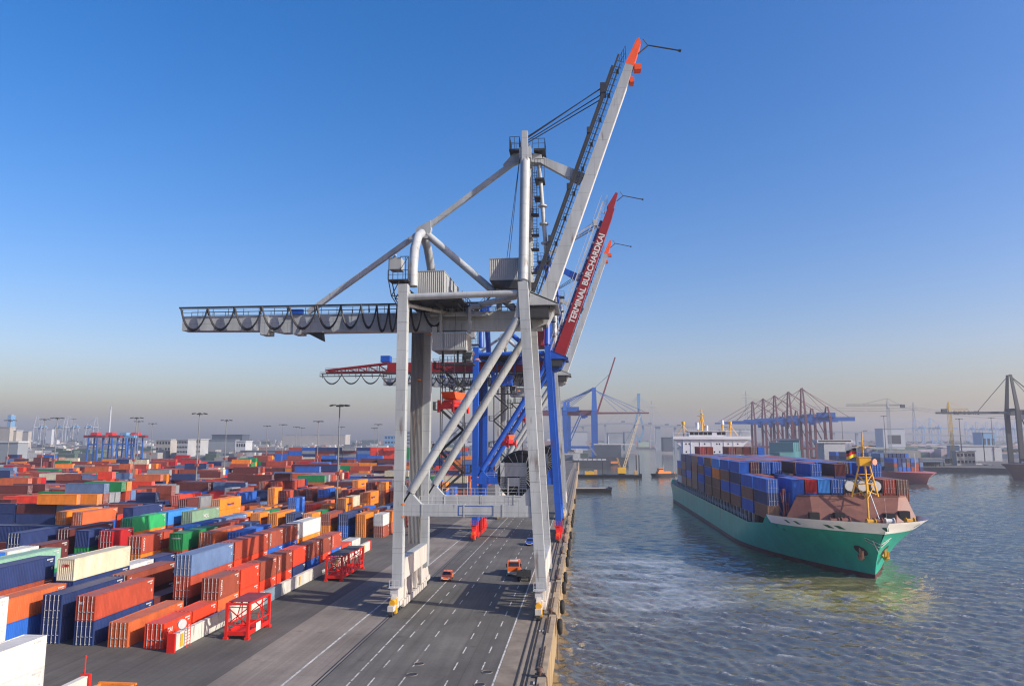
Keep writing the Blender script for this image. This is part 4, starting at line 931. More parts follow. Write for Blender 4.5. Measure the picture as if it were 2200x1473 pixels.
# decks
b = MB(); k = 0; pts = []
for s in np.linspace(-8.0, 19, 22): pts.append((s, 5.3))
for s in np.linspace(24, SL, 40): pts.append((s, 2.1))
for side in (1, -1):
    pass
n = len(pts)
for s, z in pts: b.v.append(tuple(S(s, half(s, z) - .05, z)))
for s, z in pts: b.v.append(tuple(S(s, -half(s, z) + .05, z)))
for i in range(n - 1): b.f.append((i, i + 1, n + i + 1, n + i))
b.build('deck', DECKD, ship)
b = MB()
for s in np.arange(40, SL, 5.0):
    for side in (1, -1): b.beam(S(s, side * (half(s, 2.2) - .15), 2.2), S(s, side * (half(s, 2.2) - .15), 4.0), .12, .12); b.beam(S(s, side * (HB - 2.0) if s < SL - 20 else side * 12, 2.1), S(s, side * (HB - 2.0) if s < SL - 20 else side * 12, 5.0), .5, .7)
for z in (3.3, 3.65, 4.0):
    for side in (1, -1):
        pp = [S(s, side * (half(s, 2.2) - .15), z) for s in np.arange(40, SL, 10)]; b.path(pp, .05, 4, cap=False)
b.build('deck_railing', GALV, ship)
b = MB()
for side in (1, -1): b.prism([S(40, side * (HB - 3.6), 2.1), S(SL - 22, side * (HB - 3.6), 2.1), S(SL - 22, side * (HB - 3.6), 5.0), S(40, side * (HB - 3.6), 5.0)], ST * 0.4)
b.prism([S(24, -HB + 3.4, 4.9), S(SL - 22, -HB + 3.4, 4.9), S(SL - 22, HB - 3.4, 4.9), S(24, HB - 3.4, 4.9)], (0, 0, .1)); b.build('hatch_coaming', DECKD, ship)
# breakwater
b = MB(); t0, t1, zb, zt = 15.9, 11.6, 5.3, 11.0; s0 = 14.5
A = [S(s0 + 3.5, 13.2, zb), S(s0 + 1.2, 7.4, zb), S(s0 - .6, -10.8, zb), S(s0 + 2, -t0 - .8, zb)]
B_ = [S(s0 + 5.2, 9.6, zt), S(s0 + 4.2, 7.0, zt), S(s0 + 3.6, -13.4, zt), S(s0 + 5.0, -15.6, zt)]
off = SD * 0.35
vs = A + B_ + [p + off for p in A] + [p + off for p in B_]
b.add(vs, [(0, 1, 5, 4), (1, 2, 6, 5), (2, 3, 7, 6), (9, 8, 12, 13), (10, 9, 13, 14), (11, 10, 14, 15), (4, 5, 13, 12), (5, 6, 14, 13), (6, 7, 15, 14), (0, 4, 12, 8), (3, 11, 15, 7)])
b.beam(B_[0], B_[1], .35, .3); b.beam(B_[1], B_[2], .35, .3); b.beam(B_[2], B_[3], .35, .3)
bk = b.build('breakwater', DECKB, ship)
b = MB()
for t in (7.2, 1.6, -9.6): p = S(s0 - .1 + (t + 10) * .06, t, zb + 1.2); b.box(p.x - 1.1, p.x + 1.1, p.y - .5, p.y + 1.2, zb + .1, zb + 2.0)
p = S(s0 + 1.2, -13.2, zb); b.box(p.x - 1.2, p.x + 1.2, p.y - .8, p.y + .8, zb, zb + 2.5); b.build('doorway', BLACK, bk)
for i, (t, s, c) in enumerate(((4.6, 9.5, DECKB), (1.8, 10.5, DECKB), (-3.0, 8.4, YEL), (-5.0, 9.8, DECKB), (-7.6, 9.8, WHITE), (-12.4, 10.5, YEL))):
    b = MB(); p = S(s, t, 5.95); b.path([p - ST * .9, p + ST * .9], .62, 14); b.path([p - ST * 1.0, p - ST * .8], .85, 14); b.path([p + ST * .8, p + ST * 1.0], .85, 14); b.box(p.x - .5, p.x + .5, p.y + .4, p.y + 1.2, 5.3, 6.3); b.build('winch', c, ship)
# forward signal mast
fm_ = thing('foremast', 'yellow lattice mast with horn rising from the bow of the green ship', 'ship mast', S(17, 0, 11))
fm_.parent = ship; fm_.location = S(17, 0, 11) - W[ship.name]; W[fm_.name] = S(17, 0, 11)
bpy.data.objects.remove(fm_)
b = MB(); c = S(16.5, -5.2, 0)
def M_(dx, dy, z): return Vector((c.x + dx, c.y + dy, z))
feet = [M_(-3.4, -.6, 11), M_(2.6, -.6, 11), M_(-.6, -2.6, 5.6), M_(1.2, 1.2, 11)]
tops = [M_(-.9, -.3, 19.4), M_(1.0, -.3, 19.4), M_(.1, -.7, 19.4), M_(.3, .6, 19.4)]
for f_, t_ in zip(feet, tops): b.tube(f_, t_, .24, 8, .17)
for u in (.35, .62):
    r_ = [f_.lerp(t_, u) for f_, t_ in zip(feet, tops)]
    for i in range(3): b.tube(r_[i], r_[(i + 1) % 3], .11, 6)
for i in range(2): b.tube(feet[i].lerp(tops[i], .35), feet[2].lerp(tops[2], .62), .1, 6); b.tube(feet[i].lerp(tops[i], .05), feet[2].lerp(tops[2], .5), .1, 6)
b.box(c.x - 1.3, c.x + 1.3, c.y - 1.1, c.y + .9, 18.2, 20.2); b.box(c.x - 1.5, c.x + 1.5, c.y - 1.2, c.y + 1, 20.2, 20.35); b.tube(M_(0, 0, 20.2), M_(0, 0, 26.4), .2, 8, .12); b.beam(M_(-1.7, 0, 22.6), M_(2.1, 0, 22.6), .2, .2); b.path([M_(0, 0, 22.4), M_(0, 0, 22.7)], .8, 10)
fmst = b.build('foremast', YM, ship)
b = MB(); h0 = M_(1.3, -.3, 19.2); b.path([h0, h0 + Vector((.5, -.9, -.05)), h0 + Vector((.7, -1.3, -.05))], .32, 14, .75); b.build('horn', mat('horn_pink', (0.6, 0.24, 0.17), 0.5), fmst)
b = MB(); b.rail([M_(-1.5, -1.2, 20.35), M_(1.5, -1.2, 20.35)], .9, .7); b.beam(M_(-2.4, 0, 22.9), M_(-1.4, 0, 22.9), .3, .2); b.beam(M_(1.4, 0, 22.9), M_(3, 0, 22.9), .2, .2); b.build('mast_light', STEEL, fmst)
b = MB(); b.tube(M_(.25, -2.0, 12), M_(1.0, -5.4, 5.4), .12, 6); b.tube(M_(-1.4, -4.8, 11), M_(-1.4, -5.4, 5.4), .02, 4); b.tube(M_(2.4, -4.8, 11), M_(2.4, -5.4, 5.4), .02, 4); b.build('ladder_pole', WHITE, fmst)
# flag on the foremast: black, red and gold
fl = thing('flag', 'black red and gold flag flying from the yellow foremast', 'flag', M_(-1.5, 0, 20.6))
for i, (colr, nm) in enumerate((((.008, .008, .008), 'black_stripe'), ((.55, .01, .01), 'red_stripe'), ((.85, .52, .01), 'gold_stripe'))):
    b = MB(); N = 9; k = len(b.v)
    for j in range(N):
        u = j / (N - 1); x = -2.3 * u; dz = -.55 * u + .12 * math.sin(5 * u); dy = .22 * math.sin(7 * u)
        for zz in (2.1 - .7 * i, 2.1 - .7 * (i + 1)): b.v.append((c.x - 1.5 + x, c.y + dy, 20.3 + zz + dz))
    for j in range(N - 1): b.f.append((2 * j, 2 * j + 2, 2 * j + 3, 2 * j + 1))
    b.build(nm, mat('flag_' + nm, colr, .8), fl)
b = MB(); b.tube(M_(-1.5, 0, 20.2), M_(-1.5, 0, 22.6), .04, 5); b.build('staff', STEEL, fl)
# superstructure with the bridge, far aft
sb0 = 186
b = MB(); P0 = S(sb0, 13.4, 3); P1 = S(sb0 + 13, -13.4, 24.6); b.box(P1.x if P1.x < P0.x else P0.x, max(P0.x, P1.x), P0.y, P1.y, 3, 24.4)
sup = b.build('superstructure', SUPW, ship)
xa, xb, ya = min(P0.x, P1.x), max(P0.x, P1.x), P0.y; xm = (xa + xb) / 2
b = MB(); b.box(xm - 18.0, xm + 18.0, ya - .8, ya + 4.5, 24.5, 25.9); b.box(xm - 10.5, xm + 6.8, ya - .4, ya + 7, 25.9, 28.2); b.box(xm - 11, xm + 7.2, ya - .8, ya + 7.4, 28.2, 28.45)
for s in (-1, 1): b.prism([(xm + s * 13.3, ya + .2, 24.5), (xm + s * 17.6, ya + .2, 24.5), (xm + s * 13.3, ya + .2, 20.0)], (0, 1.2, 0))
for x in (xm - 17.8, xm + 17.6): b.beam((x, ya - .6, 25.9), (x, ya - .6, 28.0), .16, .16)
b.beam((xm + 7, ya - .6, 28.2), (xm + 17.7, ya - .6, 28.2), .18, .18); b.beam((xm - 17.8, ya - .6, 27.4), (xm - 10.5, ya - .6, 27.4), .12, .12); b.rail([(xm + 7, ya - .7, 25.9), (xm + 17.8, ya - .7, 25.9)], 1.2, 1.6)
br = b.build('bridge', SUPW, sup)
for i in range(8):
    x0 = xm - 10.0 + i * 2.1
    if i == 5: continue
    b = MB(); b.box(x0, x0 + 1.8, ya - .46, ya - .40, 26.5, 27.8); b.build('bridge_window', GLASS, br)
b = MB()
for row, xs in ((22.3, (-11.8, -10.4, -5.6, -3.2, 2.4, 3.6, 7.6, 12)), (18.6, (-11.8, 1.2, 3.6)), (15.4, (1.2, 3.6))):
    for x in xs: b.box(xm + x - .26, xm + x + .26, ya - .06, ya + .02, row - .36, row + .36)
b.build('porthole', GLASS, sup)
b = MB()
for x in (-13.2, -9.6, -5.4, 0, 5.6, 10): b.box(xm + x - .12, xm + x + .12, ya - .14, ya - .02, 5, 24.4)
b.build('stiffener', SUPW, sup)
b = MB(); b.tube((xm - 3.8, ya + 3, 28.4), (xm - 3.8, ya + 3, 39.0), .45, 10, .2); b.tube((xm - 5.6, ya + 3, 28.4), (xm - 4, ya + 3, 35), .25, 8); b.tube((xm - 2.2, ya + 3, 28.4), (xm - 3.6, ya + 3, 35), .25, 8)
for z, w_ in ((33.5, 1.6), (35.5, 2.0), (37.8, 1.3)): b.beam((xm - 3.8 - w_, ya + 3, z), (xm - 3.8 + w_, ya + 3, z), .22, .22)
b.path([(xm - 3.8, ya + 2.6, 36.2), (xm - 3.8, ya + 2.6, 36.6)], .7, 10)
for x in (-12.6, 9.2):
    b.tube((xm + x, ya + 2, 25.9), (xm + x, ya + 2, 32.6), .35, 8); b.path([(xm + x, ya + 2, 31.4), (xm + x, ya + 2, 32.8)], .8, 10)
    for d in (-3.4, 3.4): b.tube((xm + x, ya + 2, 31), (xm + x + d, ya + 2, 26), .16, 6)
b.tube((xm + 5.6, ya + 2, 28.4), (xm + 5.6, ya + 2, 31.5), .5, 8)
b.build('bridge_mast', YM, sup)
b = MB(); b.path([(xm + 5.6, ya + 2, 31.4), (xm + 5.6, ya + 2, 32.2), (xm + 5.6, ya + 2, 33.0), (xm + 5.6, ya + 2, 33.4)], .9, 12, .5); b.path([(xm - 6, ya + 3, 29), (xm - 6, ya + 3, 32.4)], .8, 12); b.path([(xm - 1.6, ya + 3, 28.4), (xm - 1.6, ya + 3, 31)], .7, 12); b.rail([(xm - 10.8, ya - .6, 28.45), (xm + 7, ya - .6, 28.45)], 1.3, 1.0); b.build('radar_dome', SUPW, sup)
# the deck cargo
SC_S = 1.13; TH_ = CH * SC_S + .02; PW = 3.08
def sx(i): return (HB - .9) - i * PW        # outer face of stack i, from the quay side
def ship_cont(bay, i, tier, col, L=40):
    s = BAYS[bay] + 0.0; p = S(s, sx(i) - PW + .12, 5.0 + tier * TH_)
    n = STK.get((bay, i), 0)
    lab = '%s container on green ship, %s, bay %s from bow, %s stack from left' % (col, {0: 'deck tier', 1: 'second tier', 2: 'third tier', 3: 'fourth tier', 4: 'fifth tier'}[tier], ['one', 'two', 'three', 'four', 'five', 'six', 'seven', 'eight', 'nine', 'ten', 'eleven'][bay], ordw(i))
    put(p.x, p.y, p.z, L, col, 0, SC_S, lab, random.random() < .6, None, 'containers aboard the green ship')
BAYS = [21.0, 36.2, 51.4, 66.6, 81.8, 97.0, 112.2, 127.4, 142.6, 157.8, 171.5]
STK = {}
SB = ['brown', 'blue', 'rust', 'navy', 'azure', 'brick', 'maroon', 'crimson']; SPW = [.16, .33, .2, .05, .08, .08, .06, .04]
SIDE = [['brown', 'navy', 'blue'], ['blue', 'brown', 'blue'], ['brown', 'blue', 'navy', 'blue'], ['brown', 'blue', 'brown', 'blue'], ['brown', 'brown', 'orange', 'azure'], ['brown', 'brown', 'blue', 'brown'], ['navy', 'blue', 'brown', 'blue'], ['brown', 'brown', 'rust', 'brown'], ['brown', 'blue', 'navy', 'navy'], ['brown', 'navy', 'brown', 'navy'], ['white', 'brown', 'blue']]
tops0 = [3, 0, 3, 2, 3, 3, 0, 0, 0, 3, 3, 3]
c0 = {2: ['blue', 'blue', 'blue'], 3: ['navy', 'blue'], 4: ['blue', 'navy', 'azure'], 5: ['blue', 'navy', 'blue'], 9: ['rust', 'rust', 'brick'], 10: ['rust', 'rust', 'brown'], 11: ['brown', 'rust', 'brown']}
for bay in range(11):
    for i in range(11):
        if bay == 0: n = [3, 0, 3, 3, 3, 3, 0, 0, 0, 3, 3][i]
        elif bay == 1: n = [3, 3, 2, 3, 2, 4, 3, 4, 2, 3, 4][i]
        elif bay == 10: n = 3 if i == 0 else 0
        elif bay == 9: n = [4, 4, 5, 5, 4, 4, 5, 5, 5, 5, 5][i]
        else: n = 4 if random.random() < .9 or i == 0 or i > 8 else 3
        STK[(bay, i)] = n
for bay in range(11):
    for i in range(11):
        n = STK[(bay, i)]
        for t in range(n):
            front_open = bay == 0 or STK.get((bay - 1, i), 0) < n
            if not (i in (0, 10) or t >= n - 1 or bay == 0 or (bay == 1 and t >= 1)): continue
            if i == 0: col = SIDE[bay][t]
            elif bay == 0 and i in c0 and t < len(c0[i]): col = c0[i][t]
            elif bay == 0 and i == 3: col = ['navy', 'blue', 'crimson'][t]
            else: col = random.choices(SB, SPW)[0]
            if bay == 0 and i == 3 and t == 2: col = 'crimson'
            ship_cont(bay, i, t, col)
# three white tank containers behind the foremast
for k, i in enumerate((6, 7, 8)):
    p = S(21.0, sx(i) - PW / 2, 5 + 2 * TH_); r = 1.3
    o = thing('tank_container', 'white tank container behind the yellow foremast, ' + ['nearest the light blue box', 'in the middle of the three', 'nearest the red box'][k], 'tank container', p, 'tank containers on the green ship')
    b = MB(); b.path([(p.x, p.y + .1, p.z + 1.65), (p.x, p.y + 6.2, p.z + 1.65)], r, 20); b.path([(p.x, p.y - .1, p.z + 1.65), (p.x, p.y + .1, p.z + 1.65)], r * .9, 20); b.build('tank', WHITE, o, True)
    b = MB()
    for yy in (0, 6.3):
        for x_ in (-1.4, 1.4): b.beam((p.x + x_, p.y + yy, p.z), (p.x + x_, p.y + yy, p.z + 3.2), .15, .15)
        for z_ in (.08, 3.2): b.beam((p.x - 1.4, p.y + yy, p.z + z_), (p.x + 1.4, p.y + yy, p.z + z_), .15, .15)
        for x_ in (-1, 1): b.beam((p.x + x_ * 1.4, p.y + yy, p.z + 2.2), (p.x + x_ * .6, p.y + yy, p.z + 3.15), .12, .12)
    for x_ in (-1.4, 1.4):
        for z_ in (.08, 3.2): b.beam((p.x + x_, p.y, p.z + z_), (p.x + x_, p.y + 6.3, p.z + z_), .12, .12)
    b.build('frame', STEEL, o)
    put(p.x + 1.4, p.y, 5 + TH_, 40, 'rust', 0, SC_S, 'rust container under a white tank, behind the breakwater of the green ship, %s tank' % ordw(k), True, None, 'containers aboard the green ship')
# lashing gear between the first two stacks
b = MB()
for t, z0, z1, dx in ((12.2, 5.2, 11.5, -1.2), (12.0, 5.2, 11.5, .8), (12.6, 5.2, 9, -1.6), (11.6, 5.2, 9, 1.0)):
    p = S(20.6, t, 0); b.tube((p.x, p.y, z0), (p.x + dx, p.y, z1), .05, 5)
p = S(21, 12.4, 0); b.box(p.x - .9, p.x + .9, p.y, p.y + 1.2, 3.5, 5.4); b.tube((p.x - .3, p.y - .2, 5), (p.x - .3, p.y - .2, 12.4), .16, 6); b.tube((p.x + .5, p.y - .2, 5), (p.x + .1, p.y - .2, 12.4), .1, 6)
b.build('lashing_gear', mat('lashing_rust', (0.30, 0.09, 0.05), .7, var=.4), ship)

# ------------------------------------------------------------------ rank the containers by what the camera sees, then link them
def visible_counts():
    Wd, Hd = 768, 514; sc = Wd / 2200
    zb = np.zeros((Hd, Wd), bool); cnt = np.zeros(len(CONT)); bbx = [None] * len(CONT)
    Cm = np.array([RT, UP, FW])
    order = sorted(range(len(CONT)), key=lambda i: (CONT[i]['box'][0] + CONT[i]['box'][1]) ** 2 / 4 + ((CONT[i]['box'][2] + CONT[i]['box'][3]) / 2) ** 2 + ((CONT[i]['box'][4]) - H) ** 2)
    for i in order:
        x0, x1, y0, y1, z0, z1 = CONT[i]['box']
        P = np.array([(x, y, z - H) for x in (x0, x1) for y in (y0, y1) for z in (z0, z1)]) @ Cm.T
        if P[:, 2].min() < 1: continue
        Q = np.stack([1100 + FPX * P[:, 0] / P[:, 2], 736.5 - FPX * P[:, 1] / P[:, 2]], -1) * sc
        # convex hull of the silhouette
        pts = sorted(map(tuple, Q)); lo = []; hi = []
        for p in pts:
            while len(lo) > 1 and (lo[-1][0] - lo[-2][0]) * (p[1] - lo[-2][1]) - (lo[-1][1] - lo[-2][1]) * (p[0] - lo[-2][0]) <= 0: lo.pop()
            lo.append(p)
        for p in reversed(pts):
            while len(hi) > 1 and (hi[-1][0] - hi[-2][0]) * (p[1] - hi[-2][1]) - (hi[-1][1] - hi[-2][1]) * (p[0] - hi[-2][0]) <= 0: hi.pop()
            hi.append(p)
        hl = lo[:-1] + hi[:-1]
        xa = max(0, int(Q[:, 0].min())); xb = min(Wd, int(Q[:, 0].max()) + 2); ya = max(0, int(Q[:, 1].min())); yb = min(Hd, int(Q[:, 1].max()) + 2)
        if xa >= xb or ya >= yb: continue
        X, Y = np.meshgrid(np.arange(xa, xb) + .5, np.arange(ya, yb) + .5); mk = np.ones(X.shape, bool)
        for (ax, ay), (bx, by) in zip(hl, hl[1:] + hl[:1]): mk &= (bx - ax) * (Y - ay) - (by - ay) * (X - ax) >= -1e-6
        sub = zb[ya:yb, xa:xb]; new = mk & ~sub; cnt[i] = new.sum(); sub |= mk
    return cnt
CNT = visible_counts()
rank = sorted(range(len(CONT)), key=lambda i: -CNT[i])
N_IND = 300
IND = [i for i in rank[:N_IND] if CNT[i] > 0]; INDS = set(IND); REST = [i for i in range(len(CONT)) if i not in INDS]
LOGOS = {}
def cname(): return 'shipping_container'
seen = {}
for r_i, i in enumerate(IND):
    c = CONT[i]; detail = CNT[i] >= 28
    near = math.hypot(c['x'], c['y']) < 215
    L = c['L']; jit = random.uniform(0.9, 1.08); col = tuple(min(1, v * jit) for v in PAL[c['col']])
    o = bpy.data.objects.new(cname(), BODY[(L, c['doors'])]); COL.objects.link(o); o.color = (*col, 1)
    o.location = (c['x'], c['y'], c['z']); o.scale = (c['s'],) * 3
    if c['orient'] == 1: o.rotation_euler = (0, 0, R(90)); o.location = (c['x'], c['y'] + 0, c['z'])
    lab = c['label']; seen[lab] = seen.get(lab, 0) + 1
    tag(o, lab, 'container', c['group'] or 'shipping containers')
    if c['doors'] and detail:
        for dm, xs in ((DOORL, (-2.05, -1.5)), (DOORR, (-0.94, -0.39))):
            d = bpy.data.objects.new('door', dm); COL.objects.link(d); d.parent = o; d.color = o.color
            for x in xs:
                k = bpy.data.objects.new('lock_rod', ROD); COL.objects.link(k); k.parent = d; k.location = (x, 0, 0)
    if detail and near:
        mk = bpy.data.objects.new('marking', MARK[L]); COL.objects.link(mk); mk.parent = o; mk.location = (0.004, 0, 0)
    if not c['text'] and c['orient'] == 0 and c['s'] == 1 and CNT[i] > 60 and c['col'] in ('rust', 'brick', 'orange') and i % 3 != 1: c['text'] = 'Hapag-Lloyd' if c['col'] == 'orange' else ('CAPITAL' if i % 2 else 'TRITON')
    if c['text'] and CNT[i] > 20:
        key = c['text']
        if key not in LOGOS:
            me = text_mesh(key, 1.0, 0.012, 'CENTER', 0.02); LOGOS[key] = me
            me.materials.clear(); me.materials.append(CBD if key == 'Hapag-Lloyd' else (RED if key == 'CMA' else WHITE))
        tx = bpy.data.objects.new('lettering', LOGOS[key]); COL.objects.link(tx); tx.parent = o
        end = key in ('tex', 'CMA', 'EVERGREEN', 'Z') and c['orient'] == 0 and not (key == 'tex' and L == 20)
        M = Matrix(((0, 0, 1), (1, 0, 0), (0, 1, 0))).to_4x4(); M.translation = (0.02, LEN[L] * .5, 1.0)
        if key in ('CAPITAL', 'TRITON', 'GATEWAY'):     # stacked letters down the near edge of the side
            M = Matrix(((0, 0, 1), (0, 1, 0), (-1, 0, 0))).to_4x4(); M.translation = (0.02, 0.55, 1.45); M = M @ Matrix.Scale(.55, 4)
        elif end:
            M = Matrix(((1, 0, 0), (0, 0, -1), (0, 1, 0))).to_4x4(); M.translation = (-1.75 if key == 'tex' else -1.22, -0.005, 1.9 if key != 'CMA' else 1.8); M = M @ Matrix.Scale(.5 if len(key) < 5 else .3, 4)
        elif key == 'CAI': M.translation = (0.02, LEN[L] * .2, 1.7); M = M @ Matrix.Scale(.7, 4)
        else: M = M @ Matrix.Scale(1.15 if len(key) < 9 else .8, 4)
        tx.matrix_local = M
b = MB()
for i in REST:
    if CNT[i] <= 0 and CONT[i]['y'] > 330 and CONT[i]['z'] < 2: continue
    c = CONT[i]; x0, x1, y0, y1, z0, z1 = c['box']; j = random.uniform(.85, 1.1)
    b.box(x0, x1, y0, y1, z0 + .02, z1, tuple(min(1, v * j) for v in PAL[c['col']]))
tag(b.build('stacked_containers', PAINTV), 'hundreds of further containers in every colour filling the distant yard', 'containers', None, 'stuff')
print('CONTAINERS', len(CONT), 'individual', len(IND), 'min px', CNT[IND[-1]], 'dupes', sum(v - 1 for v in seen.values()))
# ------------------------------------------------------------------ far side of the harbour
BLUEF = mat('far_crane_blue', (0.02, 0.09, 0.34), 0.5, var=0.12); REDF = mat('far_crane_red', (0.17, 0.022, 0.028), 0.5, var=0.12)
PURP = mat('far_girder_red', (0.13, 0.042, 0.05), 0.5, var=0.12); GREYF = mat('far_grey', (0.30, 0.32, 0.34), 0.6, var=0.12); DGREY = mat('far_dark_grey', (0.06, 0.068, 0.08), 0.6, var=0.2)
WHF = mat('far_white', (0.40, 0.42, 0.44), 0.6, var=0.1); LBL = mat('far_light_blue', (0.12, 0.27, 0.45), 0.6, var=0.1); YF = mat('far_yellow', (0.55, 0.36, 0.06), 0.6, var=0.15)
BRF = mat('bridge_concrete', (0.22, 0.25, 0.28), 0.8, var=0.12, scale=0.05); BRB = mat('bridge_blue', (0.10, 0.24, 0.38), 0.6, var=0.08)
def xat(px, Y): return at(px, 943, Y).x
def part(fn, name, m, parent):
    b = MB(); fn(b); return b.build(name, m, parent)
RB = [(236, 850), (300, 705), (350, 688), (470, 640), (900, 560), (9000, 560), (9000, 2600), (1500, 2350), (300, 2350), (262, 1500)]
sheet('far_bank', RB, -0.6, FARG)
b = MB()
for (x0, y0), (x1, y1) in list(zip(RB[:5], RB[1:6])) + [(RB[-1], RB[0])]:
    b.add([(x0, y0, -.6), (x1, y1, -.6), (x1, y1, -9), (x0, y0, -9)], [(0, 1, 2, 3)])
tag(b.build('bank_wall', mat('sheet_piling', (0.05, 0.052, 0.055), .8, var=.3, scale=.5)), 'dark sheet piled quay wall along the far right bank', 'quay wall')

def far_crane(label, loc, legm, girm, gauge=30, wid=18, hg=50, apex=76, fwd=55, back=25, sgn=1, raised=False, housem=None, stays=4, group='cranes across the harbour', lw=2.6, gh=2.2, name='harbour_crane'):
    t = thing(name, label, 'harbour crane', (0, 0, 0), group); g = gauge / 2
    for x in (-g, g):
        for y in (-wid / 2, wid / 2):
            top = apex if (x * sgn > 0) else hg + 14
            part(lambda b: b.beam((x, y, 0), (x, y, hg + 2), lw, 2.4, up=(0, 1, 0)) , 'leg', legm, t)
            part(lambda b: b.beam((x, y, hg + 2), (x, y * .3, top), lw * .8, 1.8, lw * .5, 1.2, up=(0, 1, 0)), 'pylon', legm, t)
    part(lambda b: [b.box(-g, g, y - .8, y + .8, 13, 15.4) for y in (-wid / 2, wid / 2)] and [b.box(x - .8, x + .8, -wid / 2, wid / 2, 1.5, 3.5) for x in (-g, g)] and [b.box(x - .8, x + .8, -wid / 2, wid / 2, hg + 2, hg + 4) for x in (-g, g)], 'portal_beam', legm, t)
    part(lambda b: [b.beam((-g * sgn, y, 15), (g * sgn * .1, y, hg), .9, .9) or b.beam((g * sgn, y, 15), (g * sgn * .1, y, hg), .9, .9) for y in (-wid / 2, wid / 2)], 'diagonal_brace', legm, t)
    part(lambda b: b.box(*sorted((-sgn * (g + back), sgn * (g + 3))), -1.8, 1.8, hg - gh, hg + gh), 'girder', girm, t)
    part(lambda b: b.rail([(-sgn * (g + back), -1.8, hg + 1.6), (sgn * g, -1.8, hg + 1.6)], 1.4, 4, .15) or b.box(*sorted((-sgn * (g + back * .9), sgn * g)), -2.4, -2.0, hg - 3.4, hg - 3.1), 'walkway', DGREY, t)
    h = Vector((sgn * (g + 3), 0, hg)); e = h + (Vector((sgn * fwd * .32, 0, fwd * .95)) if raised else Vector((sgn * fwd, 0, 0)))
    bo = part(lambda b: b.beam(h, e, 2.4, gh * 1.9, 1.8, 1.9, up=(0, 1, 0)) or [b.beam(h.lerp(e, i / 9) + Vector((0, 0, 0 if raised else 1.5)), h.lerp(e, i / 9) + (Vector((-sgn * 2.6, 0, .8)) if raised else Vector((0, 0, 2.7))), .2, .2) for i in range(10)], 'boom', girm, t)
    A = Vector((g * sgn, 0, apex)); B2 = Vector((-g * sgn, 0, hg + 14))
    def ropes(b):
        for i in range(stays):
            u = .42 + .5 * i / max(1, stays - 1)
            if not raised: b.tube(A - Vector((0, 0, i * .8)), h.lerp(e, u) + Vector((0, 0, 1.6)), .3, 5)
            b.tube(A - Vector((0, 0, i * .8)), Vector((-sgn * (g * .0 + (g + back) * (.35 + .55 * i / max(1, stays - 1))), 0, hg + 1.6)), .3, 5)
        if raised: b.tube(A, h.lerp(e, .7), .25, 5)
        b.tube(A, B2, .5, 6)
    part(ropes, 'stay', legm, t)
    part(lambda b: b.box(*sorted((-sgn * (g * .2), -sgn * (g + 8))), -4, 4, hg + 1.8, hg + 7.5), 'machine_house', housem or legm, t)
    part(lambda b: b.box(sgn * g * .3 - 2.5, sgn * g * .3 + 2.5, -2.5, 2.5, hg - 6.5, hg - 2) , 'trolley', housem or legm, t)
    part(lambda b: [b.box(x - 1, x + 1, y - 5, y + 5, 0.1, 1.8) for x in (-g, g) for y in (-wid / 2, wid / 2)], 'bogie', DGREY, t)
    t.location = loc; return t
far_crane('blue harbour crane with its dark red boom lowered over the basin', (-4, 925, 0), BLUEF, PURP, 36, 22, 57, 89, 66, 48, lw=6, gh=3.2)
far_crane('blue harbour crane far down the quay with its dark red boom raised', (-1, 985, 0), BLUEF, REDF, 36, 22, 60, 93, 78, 48, raised=True, lw=6, gh=3.2)
CR = [('nearest', 874), ('second nearest', 925), ('middle', 985), ('second farthest', 1040), ('farthest', 1097)]
for i, (nm, Y) in enumerate(CR):
    far_crane('%s of five rust red cranes with blue booms on the far bank' % nm, (268 - i * 1.5, Y, -.6), PURP, BLUEF, 27, 20, 48, 84 - i, 52, 30, sgn=-1, housem=BLUEF, stays=2, group='red and blue cranes on the far bank')
g = far_crane('dark grey crane at the right picture edge, its boom lettered EUROGATE', (xat(2180, 735) + 12, 735, -.6), STEEL, DGREY, 24, 18, 50, 86, 66, 30, sgn=-1, housem=GREYF, stays=1, lw=4.2, gh=2.6)
bo = [c for c in g.children if c.name.startswith('boom')][0]
lettering('EUROGATE', 4.6, BLACK, bo, (-66, -1.45, 48.4), (1, 0, 0), (0, 0, 1), .06)
for i, (px, top) in enumerate(((84, 889), (131, 893), (153, 890), (196, 893))):
    Y = 2300; p = gz(px, 943 + H * FPX / Y); X = xat(px, Y)
    far_crane('white harbour crane with blue machine house, %s from left on the skyline' % ordw(i), (X, Y, 0), GREYF, GREYF, 26, 24, 62, 24.5 + (943 - top) * Y / FPX, 14, 14, sgn=1 if i % 2 else -1, raised=False, housem=LBL, stays=1, lw=1.7, group='white cranes on the left skyline')
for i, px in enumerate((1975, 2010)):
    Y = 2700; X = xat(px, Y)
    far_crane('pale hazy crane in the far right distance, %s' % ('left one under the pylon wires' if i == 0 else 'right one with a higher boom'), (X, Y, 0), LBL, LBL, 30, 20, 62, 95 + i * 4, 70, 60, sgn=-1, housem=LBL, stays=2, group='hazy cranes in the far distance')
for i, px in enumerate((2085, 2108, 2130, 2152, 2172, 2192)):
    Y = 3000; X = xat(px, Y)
    far_crane('faint blue crane in the row behind the lettered boom, %s from left' % ordw(i), (X, Y, 0), LBL, LBL, 26, 20, 62, 92, 38, 30, sgn=-1, housem=LBL, stays=2, group='faint cranes behind the lettered boom')
